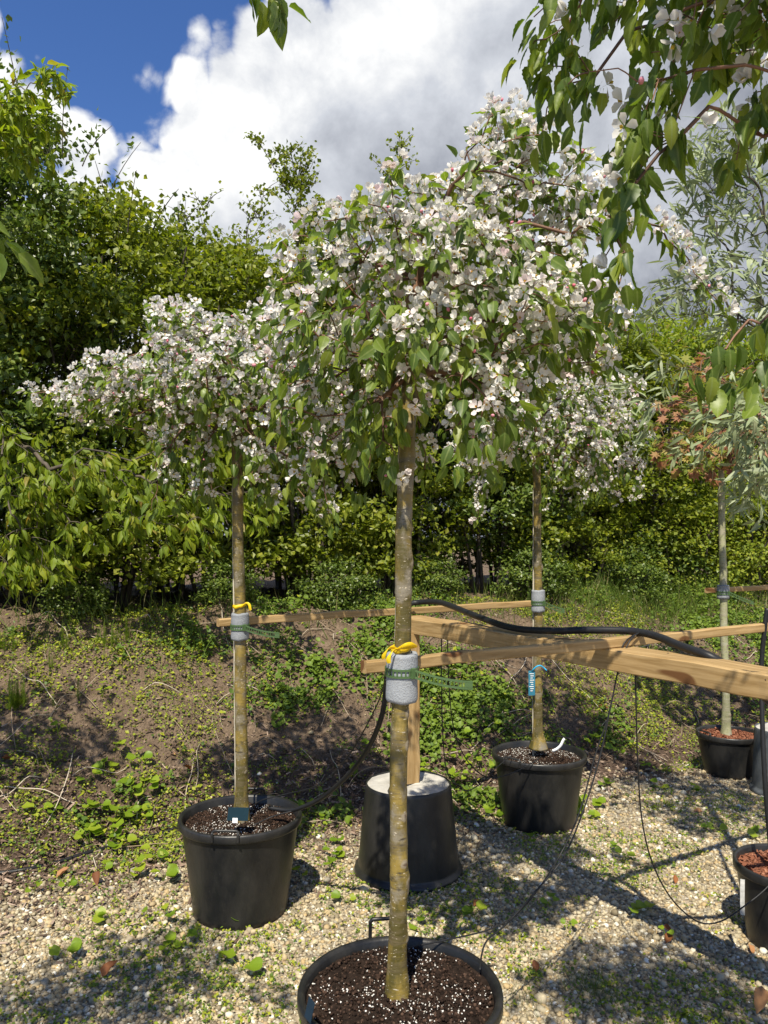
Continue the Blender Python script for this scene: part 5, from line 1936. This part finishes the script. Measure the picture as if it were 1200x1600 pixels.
wl = thing('white_label', P(880, 1165, 4.4), 'white plastic loop label stuck in the rim of the blue-tagged tree pot', 'label')
V, F = sweep(smooth_path([(-.062, -.0, -.03), (-.04, 0, -.022), (-.015, 0, .0), (.0, 0, .03), (.008, 0, .04)], .008), .009, 6)
V[:, 1] *= .15
link('loop', mesh_from('loop', V, F, None, None, [M['white']], True), wl)
ml = thing('plant_label', P(372, 1272, 3.3), 'dark teal plant label with a white square clipped to the umbrella tree pot handle', 'label')
plate('card', (0, 0, 0), .09, .055, .001, solid('teal_card', (.008, .022, .032), .9, .1, .1), ml, R(-3), R(-28))
plate('white_square', (-.008, -.026, -.018), .022, .02, .001, M['white'], ml, R(-3), R(-10))
ws = thing('white_strip', P(1160, 1395, 3.02), 'dirty white plastic strip hanging from the corner pot rim', 'strip')
plate('strip', (0, 0, -.02), .016, .14, .001, solid('dirty_white', (.42, .41, .38), .7, .2, .25, 60), ws, R(-30), 0, .03)
dl = thing('plant_label', P(484, 1578, 2.0), 'dark blue plant label pushed down inside the big pot rim', 'label')
plate('card', (0, 0, 0), .035, .05, .001, solid('navy_card', (.008, .02, .035), .8, .2, .1), dl, R(-60), R(-15))


# ------------------------------------------------------------------ hoses
def hose(pts, r_, label, name='irrigation_hose', mat='rubber', group=None, sides=9):
    b = np.array(pts[0], float)
    o = tube(name, pts, r_, M[mat], None, sides, b)
    return tag(o, label, 'hose', group)


zz = BEAM_TOP + .037
main = [P(628, 951, 4.07), P(640, 944, 4.09), P(655, 941, 4.1), P(690, 942, 3.95), P(745, 963, 3.6), P(800, 981, 3.3), P(860, 985.5, 3.1), P(920, 984.5, 2.98), P(985, 986, 2.9), P(1025, 994, 2.8), P(1065, 1010, 2.66), P(1110, 1026, 2.55), P(1150, 1050, 2.56), P(1190, 1085, 2.62), P(1260, 1150, 2.8)]
hose(main, .0145, 'thick grey-black irrigation hose snaking along the thick beam and over the battens', mat='rubber')
hose([P(606, 1030, 2.75), P(603, 1075, 2.8), P(596, 1120, 2.85), P(575, 1170, 3.0), P(545, 1210, 3.15), P(505, 1245, 3.3), P(470, 1262, 3.38), P(448, 1266, 3.42), P(420, 1262, 3.45)], .010, 'black hose sagging from the tall tree down into the umbrella tree pot')
hose([P(603, 1062, 2.5), P(585, 1110, 2.8), P(545, 1180, 3.1), P(500, 1225, 3.25), P(450, 1240, 3.38), P(410, 1250, 3.42), P(392, 1262, 3.46)], .0025, 'thin drip tube beside the sagging black hose', 'drip_tube')
hose([P(395, 1290, 3.36), P(420, 1278, 3.40), P(445, 1270, 3.4), P(470, 1265, 3.4)], .0025, 'short drip tube lying across the soil of the umbrella tree pot', 'drip_tube')
ra = [P(1000, 988, 2.86), P(985, 1000, 2.82), P(968, 1040, 2.8), P(955, 1100, 2.8), P(938, 1180, 2.78), P(912, 1265, 2.74), P(880, 1340, 2.68), P(835, 1395, 2.6), P(790, 1445, 2.5), P(762, 1468, 2.42), P(753, 1490, 2.36), P(750, 1515, 2.26)]
hose(ra, .0028, 'thin black drip tube looping from the beam down to the big front pot', 'drip_tube')
rb = [P(1004, 986, 2.88), P(975, 1005, 2.82), P(965, 1050, 2.82), P(950, 1120, 2.82), P(930, 1180, 2.8), P(905, 1270, 2.76), P(870, 1345, 2.7), P(820, 1415, 2.58), P(770, 1450, 2.5), P(700, 1468, 2.42), P(650, 1478, 2.38), P(625, 1484, 2.36)]
hose(rb, .0026, 'second black drip tube hanging beside the loop to the big pot rim', 'drip_tube')
hose([P(993, 1055, 2.7), P(996, 1180, 2.75), P(1003, 1280, 2.8), P(1020, 1350, 2.85), P(1050, 1405, 2.88), P(1090, 1440, 2.92), P(1125, 1440, 2.94), P(1160, 1418, 2.95), P(1200, 1385, 2.98), P(1215, 1355, 3.0)], .0028, 'black drip tube dipping to the gravel and up to the corner pot', 'drip_tube')
hose([P(690, 985, 3.75), P(690, 1060, 3.8), P(692, 1150, 3.9), P(700, 1210, 4.0), P(725, 1235, 4.1), P(750, 1225, 4.2), P(775, 1200, 4.25), P(800, 1180, 4.35)], .0028, 'thin black drip tube drooping from the beam to the blue-tagged tree pot', 'drip_tube')
hose([P(699, 985, 3.7), P(702, 1080, 3.8), P(712, 1150, 3.95), P(735, 1195, 4.1), P(765, 1215, 4.2), P(800, 1208, 4.24), P(835, 1190, 4.3), P(845, 1182, 4.4)], .0028, 'second thin drip tube drooping behind the concrete tub', 'drip_tube')
hose([P(1199, 950, 3.3), P(1195, 980, 3.3), P(1190, 1040, 3.3), P(1191, 1120, 3.25), P(1196, 1230, 3.2), P(1205, 1335, 3.2)], .010, 'black pipe hanging down to the corner pot at the picture edge')


def ground_hose(pxs, label):
    pts = []
    for (a, b) in pxs:
        p = ground_at(a, b)
        pts.append(p + [0, 0, .008])
    hose(pts, .011, label)


ground_hose([(-60, 1372), (0, 1367), (40, 1362), (90, 1350), (130, 1337), (180, 1324), (225, 1312), (255, 1304), (275, 1296)], 'black hose half buried in the bark mulch')
